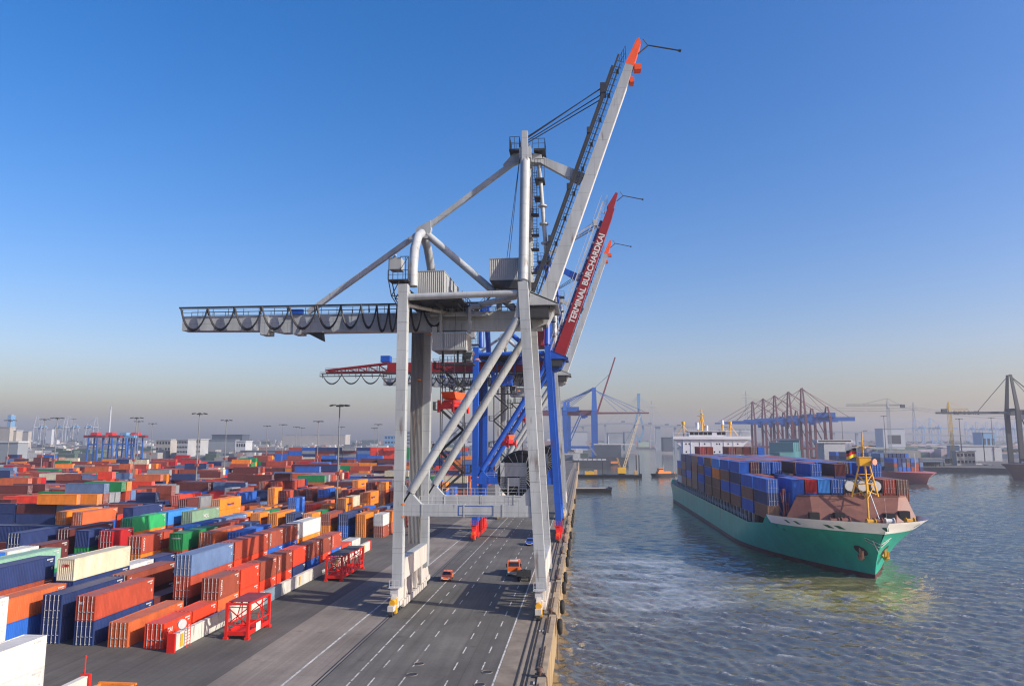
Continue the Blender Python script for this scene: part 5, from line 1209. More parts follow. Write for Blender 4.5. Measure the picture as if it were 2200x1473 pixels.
# yard gantries, blue legs and red or blue bridges
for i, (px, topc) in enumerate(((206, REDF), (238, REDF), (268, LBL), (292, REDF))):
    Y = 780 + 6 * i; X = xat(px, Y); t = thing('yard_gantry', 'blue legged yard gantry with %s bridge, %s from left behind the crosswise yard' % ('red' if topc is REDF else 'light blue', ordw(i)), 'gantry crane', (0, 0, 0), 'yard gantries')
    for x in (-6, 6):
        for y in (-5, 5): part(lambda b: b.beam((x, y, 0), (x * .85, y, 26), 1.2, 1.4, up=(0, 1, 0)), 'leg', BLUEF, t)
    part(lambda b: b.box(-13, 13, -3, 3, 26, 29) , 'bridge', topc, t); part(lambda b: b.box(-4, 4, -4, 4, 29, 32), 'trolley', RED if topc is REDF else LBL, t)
    part(lambda b: b.box(-6, 6, -5.4, -4.6, 18, 19.4) or b.box(-6, 6, 4.6, 5.4, 9, 10.4), 'cross_beam', BLUEF, t)
    t.location = (X, Y, 0)
# floodlight masts
POLE = mat('mast_pole', (.17, .175, .18), .6, var=.2)
def light_mast(label, px, topy, Y, r=.32):
    X = xat(px, Y); zt = H + (943 - topy) * Y / FPX; t = thing('light_mast', label, 'light mast', (0, 0, 0), 'floodlight masts')
    part(lambda b: b.tube((0, 0, 0), (0, 0, zt), r, 10, r * .6), 'pole', POLE, t)
    part(lambda b: b.path([(0, 0, zt - .5), (0, 0, zt - .1)], 1.3, 12) or [b.beam((0, 0, zt - .2), (2.9 * math.cos(a), 2.9 * math.sin(a), zt), .2, .2) for a in np.arange(0, 6.2, 1.047)], 'head_frame', STEEL, t)
    for a in np.arange(0, 6.2, 1.047): part(lambda b: b.beam((2.1 * math.cos(a), 2.1 * math.sin(a), zt + .05), (3.5 * math.cos(a), 3.5 * math.sin(a), zt - .15), 1.2, .4), 'floodlight', STEEL, t)
    part(lambda b: b.box(-.7, .7, -.7, .7, 12.4, 13.6) or b.box(-.55, .55, -.55, .55, 10.6, 11.1), 'equipment_box', mat('mast_box', (0.28, .07, .05), .6), t)
    t.location = (X, Y, 0)
MASTS = [(728, 869, 245, 'tallest light mast, rising among the containers left of the grey crane'), (426, 886, 318, 'light mast in the middle of the left yard'), (485, 901, 420, 'light mast beside the grey sheds'), (291, 895, 385, 'light mast in front of the blue yard gantries'),
         (120, 895, 385, 'light mast under the white skyline cranes'), (93, 898, 470, 'slim light mast left of the pair by white cranes'), (19, 900, 430, 'light mast in front of the white shed'), (326, 908, 560, 'light mast right of the blue gantries'), (296, 903, 520, 'farther light mast just right of the gantry mast'),
         (573, 914, 640, 'small light mast before the blue stacks'), (607, 911, 580, 'light mast before the brown stacks'), (683, 904, 470, 'light mast left of the green stacks'), (636, 916, 720, 'faint light mast behind the tall stacks, left of a pair'), (648, 918, 760, 'faint light mast behind the tall stacks, right of a pair'),
         (733, 916, 700, 'faint light mast just behind the tallest one'), (812, 911, 600, 'light mast next to the grey crane leg'), (804, 919, 740, 'faint light mast left of the one by the crane leg'), (155, 897, 900, 'thin light mast between white cranes')]
for px, ty, Y, lb in MASTS: light_mast(lb, px, ty, Y)
for px, ty, Y, lb in [(1811, 899, 930, 'pale light mast behind the green ship'), (1902, 896, 880, 'pale light mast left of the white building'), (2064, 902, 760, 'pale light mast right of the yellow tower crane'), (2133, 900, 900, 'pale light mast under the lettered boom'), (2192, 900, 860, 'pale light mast at the right edge')]:
    light_mast(lb, px, ty, Y, .6)
# the high road bridge and its pylon
BY = 2080
bt = thing('road_bridge', 'long high road bridge crossing the haze on slender piers with a blue pylon', 'bridge', (0, 0, 0)); b = MB()
dk = [(1150, 932), (1215, 920), (1282, 911), (1340, 909), (1410, 914), (1500, 919), (1600, 922), (1700, 924.5), (1780, 927), (1900, 930), (1960, 932), (2100, 937), (2250, 941)]
D3 = [at(px, py, BY) for px, py in dk]
for p, q in zip(D3, D3[1:]): b.beam(p, q, 14, 4.6)
b.build('deck', BRF, bt)
for px in (1205, 1252, 1300, 1450, 1500, 1545, 1590, 1640, 1690, 1740, 1790, 1840, 1890, 1940):
    for (x0, y0), (x1, y1) in zip(dk, dk[1:]):
        if x0 <= px <= x1: py = y0 + (y1 - y0) * (px - x0) / (x1 - x0)
    p = at(px, py, BY); part(lambda b: b.box(p.x - 3, p.x + 3, BY - 4, BY + 4, -8, p.z - 2), 'pier', BRF, bt)
p = at(1413, 914, BY); part(lambda b: b.box(p.x - 7, p.x + 7, BY - 4, BY + 4, -8, p.z - 2), 'pier', BRF, bt)
def pyl(b):
    a = at(1372, 845, BY); m_ = at(1372, 878, BY); l_ = at(1361, 925, BY); r_ = at(1383, 925, BY); f_ = at(1374, 950, BY)
    b.beam(a, m_, 8, 6, up=(0, 1, 0)); b.beam(m_, l_, 5, 4, up=(0, 1, 0)); b.beam(m_, r_, 5, 4, up=(0, 1, 0)); b.beam(l_, f_, 5, 4, up=(0, 1, 0)); b.beam(r_, f_, 5, 4, up=(0, 1, 0))
part(pyl, 'pylon', BRB, bt)
def cab(b):
    a = at(1372, 850, BY)
    for px, py in ((1300, 911), (1320, 910), (1340, 909), (1402, 912), (1422, 915), (1445, 916)): b.tube(a, at(px, py, BY), .28, 4)
part(cab, 'stay_cable', BRB, bt)
for i, px in enumerate((1340, 1398, 1434, 1460, 1560, 1860)):
    for (x0, y0), (x1, y1) in zip(dk, dk[1:]):
        if x0 <= px <= x1: py = y0 + (y1 - y0) * (px - x0) / (x1 - x0)
    p = at(px, py, BY); t = thing('lorry', 'hazy lorry crossing the high road bridge, %s from left' % ordw(i), 'lorry', p, 'lorries on the bridge')
    b = MB(); b.box(p.x - 7, p.x + 4, BY - 1.4, BY + 1.4, p.z + 3.2, p.z + 6.4); b.build('trailer', DGREY, t); b = MB(); b.box(p.x + 4.6, p.x + 7, BY - 1.3, BY + 1.3, p.z + 3.0, p.z + 5.8); b.build('cab', WHF, t)
# electricity pylons
def pylon(label, px, topy, boty, Y):
    t = thing('electricity_pylon', label, 'electricity pylon', (0, 0, 0), 'electricity pylons'); X = xat(px, Y); zt = H + (943 - topy) * Y / FPX; k = Y / FPX
    def lat(b):
        for sx_ in (-1, 1):
            for sy_ in (-1, 1): b.beam((X + sx_ * 5 * k, Y + sy_ * 4 * k, 0), (X + sx_ * .5 * k, Y, zt), .5 * k, .5 * k)
        for i in range(8):
            u, u2 = i / 8, (i + 1) / 8; w0 = 5 * (1 - u) + .5 * u; w1 = 5 * (1 - u2) + .5 * u2; b.beam((X - w0 * k, Y, zt * u), (X + w1 * k, Y, zt * u2), .3 * k, .3 * k); b.beam((X + w0 * k, Y, zt * u), (X - w1 * k, Y, zt * u2), .3 * k, .3 * k)
    part(lat, 'lattice_tower', GREYF, t)
    part(lambda b: [b.beam((X - w_ * k, Y, zt - d * k), (X + w_ * k, Y, zt - d * k), .7 * k, .7 * k) for w_, d in ((7, 8), (9.5, 14))], 'cross_arm', GREYF, t)
pylon('electricity pylon right of the blue bridge pylon', 1402, 862, 940, 2000); pylon('electricity pylon behind the red and blue cranes', 1606, 843, 940, 1900); pylon('electricity pylon in the far right sky with sagging wires', 1967, 868, 940, 1500)
b = MB()
for dx, dy in ((-9, 880), (9, 880), (-7, 875), (7, 875)):
    a = at(1967 + dx, dy, 1500)
    for q in (at(1606 + dx, dy - 20, 1900), at(2400, dy + 14, 1400)): b.path([a.lerp(q, u) + Vector((0, 0, -46 * u * (1 - u))) for u in np.linspace(0, 1, 9)], .13, 4, cap=False)
solo(b, 'power_line', DGREY, 'thin sagging power lines strung between the right hand pylons', 'power line')
# tower cranes
def tower_crane(label, px, topy, jy, Y, jl, jr, m1, m2):
    t = thing('tower_crane', label, 'tower crane', (0, 0, 0), 'tower cranes'); X = xat(px, Y); zt = H + (943 - topy) * Y / FPX; zj = H + (943 - jy) * Y / FPX; xl = xat(jl, Y); xr = xat(jr, Y); w_ = 1.3
    def tow(b):
        for sx_ in (-1, 1):
            for sy_ in (-1, 1): b.beam((X + sx_ * w_, Y + sy_ * w_, -.6), (X + sx_ * w_, Y + sy_ * w_, zj), .4, .4)
        n_ = int(zj / 3.2)
        for i in range(n_): z = zj * i / n_; z2 = zj * (i + 1) / n_; b.beam((X - w_, Y - w_, z), (X + w_, Y - w_, z2), .28, .28); b.beam((X + w_, Y - w_, z), (X - w_, Y - w_, z2), .22, .22); b.beam((X - w_, Y - w_, z), (X + w_, Y - w_, z), .3, .3)
    part(tow, 'mast', m1, t)
    part(lambda b: b.beam((X, Y, zj), (X, Y, zt), 2.2, 2.2, .6, .6), 'tower_head', m1, t)
    def jib(b):
        for y, z in ((-.9, 0), (.9, 0), (0, 2.0)): b.beam((xl, Y + y, zj + z), (xr, Y + y, zj + z * .5), .32, .32)
        n_ = int(abs(xr - xl) / 3)
        for i in range(n_): x = xl + (xr - xl) * i / n_; x2 = xl + (xr - xl) * (i + .5) / n_; x3 = xl + (xr - xl) * (i + 1) / n_; b.beam((x, Y - .9, zj), (x2, Y, zj + 2), .2, .2); b.beam((x2, Y, zj + 2), (x3, Y - .9, zj), .2, .2)
        b.tube((X, Y, zt), (X + (xl - X) * .6, Y, zj + 2), .14, 4); b.tube((X, Y, zt), (X + (xr - X) * .8, Y, zj + 1), .14, 4)
    part(jib, 'jib', m2, t); xc = xr if abs(xr - X) < abs(xl - X) else xl
    part(lambda b: b.box(xc - 2.4, xc + 2.4, Y - 1.5, Y + 1.5, zj - 2.6, zj + 1.4), 'counterweight', DGREY, t); part(lambda b: b.box(X - 1.5, X + 1.5, Y - 3, Y - 1, zj - 2.6, zj - .2), 'cabin', WHF, t)
tower_crane('grey lattice tower crane with its long jib pointing left', 1912, 860, 875, 960, 1822, 1944, GREYF, DGREY); tower_crane('yellow tower crane with short jib beside the lettered boom', 2044, 867, 885, 760, 2033, 2085, YF, YF)

# buildings
def building(label, px0, px1, topy, Y, m, depth=40, roof=None, win=0, rows=0, base=0, roofh=1.0, cat='building', name='building'):
    x0 = xat(px0, Y); x1 = xat(px1, Y); zt = H + (943 - topy) * Y / FPX
    t = thing(name, label, cat, ((x0 + x1) / 2, Y, base)); b = MB(); b.box(x0, x1, Y, Y + depth, base, zt); wl_ = b.build('wall', m, t)
    b = MB(); b.box(x0 - .8, x1 + .8, Y - .8, Y + depth + .8, zt, zt + roofh); b.build('roof', roof or GREYF, t)
    for r in range(rows):
        z = base + (zt - base) * (r + .35) / rows
        for k in range(win): xx = x0 + (x1 - x0) * (k + .2) / win; b = MB(); b.box(xx, xx + (x1 - x0) * .6 / win, Y - .12, Y + .02, z, z + (zt - base) * .38 / rows); b.build('window', GLASS, t)
    return t
BEI = mat('beige_wall', (0.32, 0.30, 0.27), .8, var=.12, scale=.05); CONC = mat('office_concrete', (.30, .31, .32), .8, var=.15, scale=.05); SHED = mat('shed_dark', (.06, .075, .095), .7, var=.2, scale=.05); SHEDG = mat('shed_grey', (.22, .245, .27), .7, var=.15, scale=.05)
building('large beige shed at the far left edge', -30, 18, 916, 1150, BEI, 14, roof=BEI); building('beige shed with lower roof right of the largest one', 19, 34, 924, 1160, BEI, 14, roof=WHF); building('small beige block beyond the sheds', 48, 60, 926, 1500, BEI, 10)
building('white roofed low hall at the left edge', -20, 40, 951, 720, SHEDG, 14, WHF, 0, 0, 0, 1.6); building('slender white block behind the skyline cranes', 98, 110, 921, 2000, WHF, 10)
building('beige office with window bands beside the blue gantries', 336, 367, 945, 900, BEI, 20, WHF, 5, 3); building('grey concrete office with many windows', 381, 404, 945, 860, CONC, 20, GREYF, 7, 4); building('grey concrete office with a set back front', 406, 431, 944, 880, CONC, 20, GREYF, 7, 4)
building('huge dark shed behind the light mast', 455, 520, 934, 1300, SHED, 30, SHED); building('long grey shed in front of the dark one', 432, 506, 945, 1000, SHEDG, 12, SHEDG); building('white low office right of the grey shed', 508, 528, 948, 930, WHF, 20, WHF, 4, 2)
building('white tower block by the grey tower crane', 1898, 1945, 922, 1500, WHF, 40, WHF, 1, 1, -.6); building('pale block with blue panels under the lettered boom', 2110, 2138, 930, 1350, LBL, 30, WHF, 3, 1, -.6); building('low white shed on the right bank', 2060, 2150, 957, 900, WHF, 30, WHF, 0, 0, -.6); building('yellowish site office by the yellow tower crane', 2052, 2092, 968, 745, BEI, 8, GREYF, 5, 2, -.6)
building('grey warehouse left of the bridge pylon', 1306, 1338, 930, 1500, SHEDG, 60, GREYF); building('second grey warehouse below the bridge pylon', 1342, 1366, 928, 1550, SHEDG, 60, GREYF); building('low dark shed right of the bridge pier', 1425, 1445, 940, 1500, SHED, 40, SHED); building('white storage hall under the bridge', 1222, 1262, 928, 1600, WHF, 40, GREYF)
building('pale glass office behind the yard near the crane leg', 826, 852, 935, 1700, LBL, 30, WHF, 4, 3); building('pale long hall on the horizon', 606, 742, 934, 1900, BEI, 40, WHF); building('dark tower by the crane leg', 872, 886, 926, 1900, SHEDG, 30, GREYF, 1, 5); building('small block between the grey legs', 974, 981, 929, 1900, SHED, 20)
t = thing('chimney', 'tall thin white chimney on the left skyline', 'chimney', (xat(233.5, 2200), 2200, 0)); X = W[t.name].x
b = MB(); b.tube((X, 2200, 0), (X, 2200, H + 72 * 2200 / FPX), 3.2, 12, 2.2); b.build('shaft', WHF, t); b = MB(); b.tube((X, 2200, H + 66 * 2200 / FPX), (X, 2200, H + 73 * 2200 / FPX), 2.5, 12); b.build('tip', GREYF, t)
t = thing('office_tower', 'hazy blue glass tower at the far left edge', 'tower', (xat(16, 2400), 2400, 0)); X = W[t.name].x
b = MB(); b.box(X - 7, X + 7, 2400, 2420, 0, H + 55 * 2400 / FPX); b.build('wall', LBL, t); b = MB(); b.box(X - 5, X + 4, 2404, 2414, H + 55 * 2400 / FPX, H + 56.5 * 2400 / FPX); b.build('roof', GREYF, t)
# far town: everything small on the skyline that nobody could count
b = MB(); r = random.Random(11); tones = [(.30, .29, .28), (.2, .22, .25), (.42, .40, .37), (.12, .14, .17), (.35, .2, .15), (.5, .5, .5), (.09, .13, .1)]
for i in range(1500):
    Y = r.uniform(800, 3200); px = r.uniform(-60, 1215); X = xat(px, Y); w_ = r.uniform(8, 50); h = r.uniform(3, 11) * (1 + (Y > 2000) * r.random() * 1.2); j = r.uniform(.7, 1.15)
    c = tuple(v * j for v in r.choice(tones)); d = r.uniform(6, 16); b.box(X, X + w_, Y, Y + d, 0, h, c)
    if r.random() < .4: b.box(X + w_ * .2, X + w_ * .5, Y + 2, Y + d * .7, h, h + r.uniform(1, 5), c)
for i in range(420):
    Y = r.uniform(1000, 2900); px = r.uniform(1850, 2300); X = xat(px, Y)
    if X < 320: continue
    w_ = r.uniform(10, 60); h = r.uniform(3, 12); b.box(X, X + w_, Y, Y + 20, -.6, h, tuple(v * r.uniform(.7, 1.1) for v in r.choice(tones)))
for i in range(260):
    Y = r.uniform(2350, 3400); px = r.uniform(1200, 1900); X = xat(px, Y); w_ = r.uniform(10, 60); h = r.uniform(5, 20); b.box(X, X + w_, Y, Y + 20, 0, h, tuple(v * r.uniform(.7, 1.1) for v in r.choice(tones)))
tag(b.build('far_town', PAINTV), 'countless small sheds and blocks blurring into the hazy skyline', 'skyline', None, 'stuff')
b = MB(); r = random.Random(5)
for i in range(2600):
    Y = r.uniform(2500, 3500); px = r.uniform(-80, 2300); X = xat(px, Y)
    s = r.uniform(5, 13); zc = r.uniform(2, 15); 
    for k in range(2):
        a = r.random() * 6.28; t_ = r.uniform(-.5, .5); p = Vector((X + r.uniform(-6, 6), Y, zc)); u_ = Vector((math.cos(a), math.sin(a), t_)) * s; v_ = Vector((-math.sin(a) * .4, .3, 1)) * s * .7
        b.add([p - u_, p + v_ * .6, p + u_, p - v_ * .6], [(0, 1, 2, 3)])
tag(b.build('far_trees', mat('far_foliage', (.05, .062, .045), .9, var=.4, scale=.02)), 'dark band of distant trees along the horizon', 'trees', None, 'stuff')
# parked trailers and cars in the far yard
for i in range(14):
    px = 752 + i * 7.4; Y = 640 + (i % 2) * 14; X = xat(px, Y); t = thing('refrigerated_trailer', 'white refrigerated trailer parked in a row by the crane leg, %s from left' % ordw(i), 'trailer', (0, 0, 0), 'white trailers parked in the far yard')
    part(lambda b: b.box(-1.25, 1.25, 0, 13, 1.1, 4.6), 'box_body', WHF, t); part(lambda b: b.box(-1.2, 1.2, -.4, 0, 2.2, 4.2), 'cooling_unit', GREYF, t); part(lambda b: [b.path([(x, y, .5), (x + .3, y, .5)], .5, 8) for x in (-1.2, .9) for y in (9.5, 11)], 'wheel_set', TYRE, t); t.location = (X, Y, 0); t.rotation_euler = (0, 0, R(-8))

# ------------------------------------------------------------------ craft on the water
def simple_hull(L, B, D_, fl=.25):
    "bow at s=0 along +Y, beam on X, water at z=0, deck at D_"
    b = MB(); n_ = 22; zs = (-1.5, 0, D_ * .6, D_)
    for side in (1, -1):
        k = len(b.v)
        for i in range(n_):
            u = (i / (n_ - 1)) ** 1.5
            for z in zs:
                zz = max(0, z) / D_; E = (.36 - .2 * zz); s0 = -L * .05 * zz * zz; x = (1 - (1 - min(1, u / E)) ** 2.2); a = max(0, (u - .88) / .12); f = x * (1 - .35 * a * a)
                b.v.append((side * B / 2 * f * (1 + .0 * fl), s0 + u * (L - s0), z))
        for i in range(n_ - 1):
            for j in range(3): a = k + i * 4 + j; b.f.append((a, a + 4, a + 5, a + 1))
    o = n_ * 4
    for i in range(n_ - 1): b.f.append((i * 4 + 3, i * 4 + 7, o + i * 4 + 7, o + i * 4 + 3))
    k = (n_ - 1) * 4; b.f.append((k, k + 1, k + 2, k + 3, o + k + 3, o + k + 2, o + k + 1, o + k))
    return b
def place(t, x, y, rot): t.location = (x, y, WATER); t.rotation_euler = (0, 0, rot)
PINK = mat('bow_pink', (.42, .13, .12), .5, var=.1); TEAL = mat('hull_teal', (.04, .16, .18), .5, var=.1); UNI = mat('hull_brown', (.075, .05, .06), .5, var=.25, scale=.1, rust=.1)
t = thing('cargo_ship', 'second container ship with pink bow half hidden behind the green ship', 'container ship', (0, 0, 0)); hl = simple_hull(170, 27, 7.5).build('hull', PINK, t, True)
part(lambda b: b.box(-9, 9, 128, 140, 7.5, 26.5), 'superstructure', GREYF, t); part(lambda b: b.box(-15, 15, 127, 136, 26.5, 29), 'bridge', WHF, t); part(lambda b: b.box(-14, 14, 126.9, 127.05, 27.4, 28.6), 'bridge_window', GLASS, t); part(lambda b: b.tube((0, 132, 29), (0, 132, 37), .4, 6) or b.beam((-3, 132, 35), (3, 132, 35), .3, .3) or b.tube((4, 134, 29), (4, 134, 34), .9, 8), 'mast', DGREY, t); part(lambda b: b.tube((0, 12, 7.5), (0, 12, 20), .3, 6), 'foremast', WHF, t)
place(t, 226, 512, R(7)); st2 = t; BOXF = MB().box(-6.1, 6.1, -1.22, 1.22, 0, 2.9).mesh('container_body', PAINT); r = random.Random(9); ca, sa = math.cos(R(7)), math.sin(R(7))
for bay in range(6):
    for i in range(7):
        nt_ = 4 if bay else 3
        for k in range(nt_):
            if k < nt_ - 1 and i not in (0, 6) and bay > 0: continue
            c = r.choice(['navy', 'navy', 'blue', 'slate', 'rust', 'steel-blue', 'blue']); o = bpy.data.objects.new('shipping_container', BOXF); COL.objects.link(o); lx, ly = -9 + i * 3, 26 + bay * 17
            o.location = (226 + lx * ca - ly * sa, 512 + lx * sa + ly * ca, WATER + 7.6 + k * 2.95); o.rotation_euler = (0, 0, R(7 + 90)); o.color = (*PAL[c], 1)
            tag(o, '%s container on the pink bowed ship, tier %s, bay %s from its bow, %s across' % (c, ['one', 'two', 'three', 'four'][k], ['one', 'two', 'three', 'four', 'five', 'six'][bay], ordw(i)), 'container', 'containers aboard the pink bowed ship')
t = thing('cargo_ship', 'dark brown ship entering at the right picture edge, white letters on its hull', 'cargo ship', (0, 0, 0)); hl = simple_hull(190, 28, 12).build('hull', UNI, t, True); part(lambda b: b.box(-9, 9, 14, 15, 12, 15.5) or b.box(-11, -10.5, 4, 26, 12, 14.5) or b.box(10.5, 11, 4, 26, 12, 14.5), 'bulwark', UNI, t); part(lambda b: [b.box(-11, 11, 32 + k * 20, 48 + k * 20, 12, 15) for k in range(6)], 'hatch_cover', SHEDG, t); part(lambda b: b.tube((0, 16, 12), (0, 16, 24), .5, 8), 'foremast', DGREY, t); part(lambda b: [b.path([(x, 10, 12), (x, 10, 13.6)], .8, 8) for x in (-3, 3)], 'winch', WHF, t)
lettering('UNI', 4.2, WHITE, hl, (-13.9, 62, 4.2), (0, -1, 0), (0, 0, 1), .05) if False else None
place(t, 307, 560, R(-78))
lettering('UNI', 4.4, WHITE, hl, (14.15, 33, 3.6), (0, 1, 0), (0, 0, 1), .05)
t = thing('cargo_ship', 'teal hulled ship with white bridge, faint behind the green ship', 'cargo ship', (0, 0, 0)); simple_hull(150, 26, 16).build('hull', TEAL, t, True); part(lambda b: b.box(-11, 11, 110, 122, 16, 28), 'superstructure', TEAL, t); part(lambda b: b.box(-16, 16, 109, 115, 28, 30), 'bridge', WHF, t); part(lambda b: b.tube((0, 112, 30), (0, 112, 42), .5, 6), 'mast', WHF, t); part(lambda b: [b.box(-12, 12, 14 + k * 22, 32 + k * 22, 16, 26) for k in range(4)], 'cargo_block', TEAL, t); place(t, 205, 790, R(-20))
YFL = mat('crane_yellow', (.62, .36, .02), .5, var=.15)
def barge(label, L, B, x, y, rot, m=BLACK, D_=2.2, extra=None, name='barge', cat='barge', group='barges in the basin'):
    t = thing(name, label, cat, (0, 0, 0), group); b = MB(); b.prism([(-B / 2, -L / 2 + 2, -1), (B / 2, -L / 2 + 2, -1), (B / 2, -L / 2, D_), (-B / 2, -L / 2, D_)], (0, 0.01, 0))
    b = MB(); b.add([(-B / 2, -L / 2 + 2, -1), (B / 2, -L / 2 + 2, -1), (B / 2, L / 2 - 2, -1), (-B / 2, L / 2 - 2, -1), (-B / 2, -L / 2, D_), (B / 2, -L / 2, D_), (B / 2, L / 2, D_), (-B / 2, L / 2, D_)], MB.BOXF); h = b.build('hull', m, t)
    b = MB()
    for s in (-1, 1): b.box(s * B / 2 - .15, s * B / 2 + .15, -L / 2, L / 2, D_, D_ + .7)
    b.build('coaming', m, t); b = MB()
    for k in range(4): b.path([(B / 2 - .6, -L / 2 + 2 + k * (L - 4) / 3, D_), (B / 2 - .6, -L / 2 + 2 + k * (L - 4) / 3, D_ + .8)], .25, 8); b.path([(-B / 2 + .6, -L / 2 + 2 + k * (L - 4) / 3, D_), (-B / 2 + .6, -L / 2 + 2 + k * (L - 4) / 3, D_ + .8)], .25, 8)
    b.build('bollard', DGREY, t)
    if extra: extra(t, D_)
    place(t, x, y, rot); return t
def lattice(b, p, q, w_, n_=10, tk=.18):
    p = Vector(p); q = Vector(q); d = (q - p).normalized(); a = d.cross(Vector((0, 1, 0))).normalized() * w_ / 2; c = d.cross(a).normalized() * w_ / 2
    C_ = [a + c, a - c, -a - c, -a + c]
    for o_ in C_: b.beam(p + o_ * .7, q + o_ * .5, tk, tk)
    for i in range(n_):
        for j in range(4): b.beam(p.lerp(q, i / n_) + C_[j] * .7, p.lerp(q, (i + 1) / n_) + C_[(j + 1) % 4] * .6, tk * .7, tk * .7)
def float_crane(t, D_):
    part(lambda b: b.box(-3.2, 3.2, -4, 4, D_ + 1, D_ + 5.4) or b.box(-2.2, 2.2, -5.4, -4, D_ + 1.4, D_ + 4), 'machine_house', YFL, t); part(lambda b: b.path([(0, 0, D_), (0, 0, D_ + 1)], 2.6, 14), 'turntable', STEEL, t)
    part(lambda b: lattice(b, (1.5, 1, D_ + 4.5), (15, 3, D_ + 46), 2.2, 16, .26), 'lattice_boom', mat('boom_cream', (.6, .5, .33), .6, var=.1), t); part(lambda b: lattice(b, (-1, -2, D_ + 4.5), (-3.5, -2, D_ + 13), 1.4, 4), 'gantry_frame', YFL, t)
    part(lambda b: b.tube((-3.5, -2, D_ + 13), (15, 3, D_ + 46), .09, 4) or b.tube((15, 3, D_ + 46), (18, 3, D_ + 6), .09, 4), 'rope', ROPE, t)
    part(lambda b: b.box(9.6, 12.0, -2.6, 2.4, D_, D_ + 3.2) , 'deck_house', mat('house_tan', (.48, .3, .12), .6), t)
    for x, y in ((11.6, 4.2), (13.8, 4.2)): part(lambda b: b.path([(x, y, -2), (x, y, D_ + 15)], .42, 10), 'spud_post', BLACK, t)
p = gz(1337, 1026, WATER); barge('black barge carrying a yellow crane with tall lattice boom', 12, 30, p.x, p.y + 6, 0, extra=float_crane, name='crane_barge', cat='crane barge')
def dredge(t, D_):
    part(lambda b: b.box(-4, 3, -2.5, 2.5, D_, D_ + 2.6), 'machine_house', YFL, t); part(lambda b: b.box(3.2, 5.6, -2, 2, D_, D_ + 3.6), 'wheelhouse', mat('house_tan', (.48, .3, .12), .6), t); part(lambda b: b.beam((-3, 0, D_ + 2), (6, 0, D_ + 8), .6, .8) or b.beam((6, 0, D_ + 8), (9, 0, D_ + 3), .5, .6), 'dredge_arm', DGREY, t)
    for x in (-10, 10): part(lambda b: b.path([(x, 2, -2), (x, 2, D_ + 10)], .35, 8), 'spud_post', BLACK, t)
p = gz(1268, 1026, WATER); barge('low dredging barge with yellow machinery left of the crane barge', 11, 24, p.x, p.y + 6, 0, extra=dredge, name='dredging_barge', cat='dredger')
p = gz(1266, 1058, WATER); barge('empty black barge with pale hold moored close to the quay', 9, 24, p.x, p.y + 4, R(8), extra=lambda t, D_: part(lambda b: b.box(-9, 9, -2.8, 2.8, D_ - .1, D_ + .25), 'hold', BEI, t))
p = gz(1270, 1003, WATER); barge('dark high sided barge moored by the quay with pale cargo', 12, 40, p.x, p.y + 8, 0, m=DGREY, D_=7, extra=lambda t, D_: part(lambda b: [b.box(-18 + k * 5, -14 + k * 5, -4, 4, D_, D_ + 1.5) for k in range(7)], 'cargo_block', WHF, t))
p = gz(1309, 999.5, WATER)
def tall_ship(t, D_):
    part(lambda b: b.box(-16, 14, -5, 5, D_, D_ + 14), 'superstructure', SHED, t); part(lambda b: b.box(-17, 30, -5.4, 5.4, D_ + 14, D_ + 15.2), 'upper_deck', WHF, t); part(lambda b: lattice(b, (-14, -6, D_ + 2), (-26, -6, D_ + 18), 2, 8, .3), 'davit', BEI, t); part(lambda b: b.tube((0, 0, D_ + 15), (0, 0, D_ + 24), .5, 6), 'mast', WHF, t); part(lambda b: b.box(2, 10, -7.1, -6.9, 2, 4.6), 'side_sign', mat('sign_orange', (.6, .2, .05), .6), t)
barge('dark moored work ship with white upper deck behind the barges', 14, 44, p.x, p.y + 14, 0, m=DGREY, D_=9, extra=tall_ship, name='work_ship', cat='ship')
# tug, mooring posts, piers
t = thing('tugboat', 'small orange and black tugboat crossing behind the green ship', 'tugboat', (0, 0, 0)); simple_hull(21, 6.4, 2.6).build('hull', BLACK, t, True); TUGO = mat('tug_orange', (.62, .20, .04), .5, var=.1)
part(lambda b: b.box(-2.6, 2.6, 4.6, 15.5, 2.6, 4.3), 'deck_house', TUGO, t); part(lambda b: b.box(-1.9, 1.9, 5.5, 9.5, 4.3, 6.9), 'wheelhouse', TUGO, t); part(lambda b: b.box(-1.95, 1.95, 5.44, 9.2, 5.6, 6.5), 'wheelhouse_window', GLASS, t); part(lambda b: b.tube((0, 10, 5), (0, 10, 9.5), .15, 6) or b.tube((1, 11.5, 4), (1, 11.5, 7), .5, 8), 'mast', WHF, t); part(lambda b: b.path([(0, 19, 2.6), (0, 19, 3.5)], .8, 10), 'winch', TUGO, t)
p = gz(1400, 1024, WATER); place(t, p.x, p.y, R(-72))
def pile(label, px, topy, boty):
    p = gz(px, boty, WATER); zt = H + (943 - topy) * p.y / FPX; t = thing('mooring_post', label, 'mooring post', (0, 0, 0), 'mooring posts'); part(lambda b: b.path([(0, 0, -3), (0, 0, zt - WATER)], .5, 10), 'post', BLACK, t); part(lambda b: b.path([(0, 0, zt - WATER), (0, 0, zt - WATER + .4)], .6, 10), 'cap', WHF, t); place(t, p.x, p.y, 0)
pile('tall dark mooring post at the right bank before the brown ship', 2117, 930, 1000)
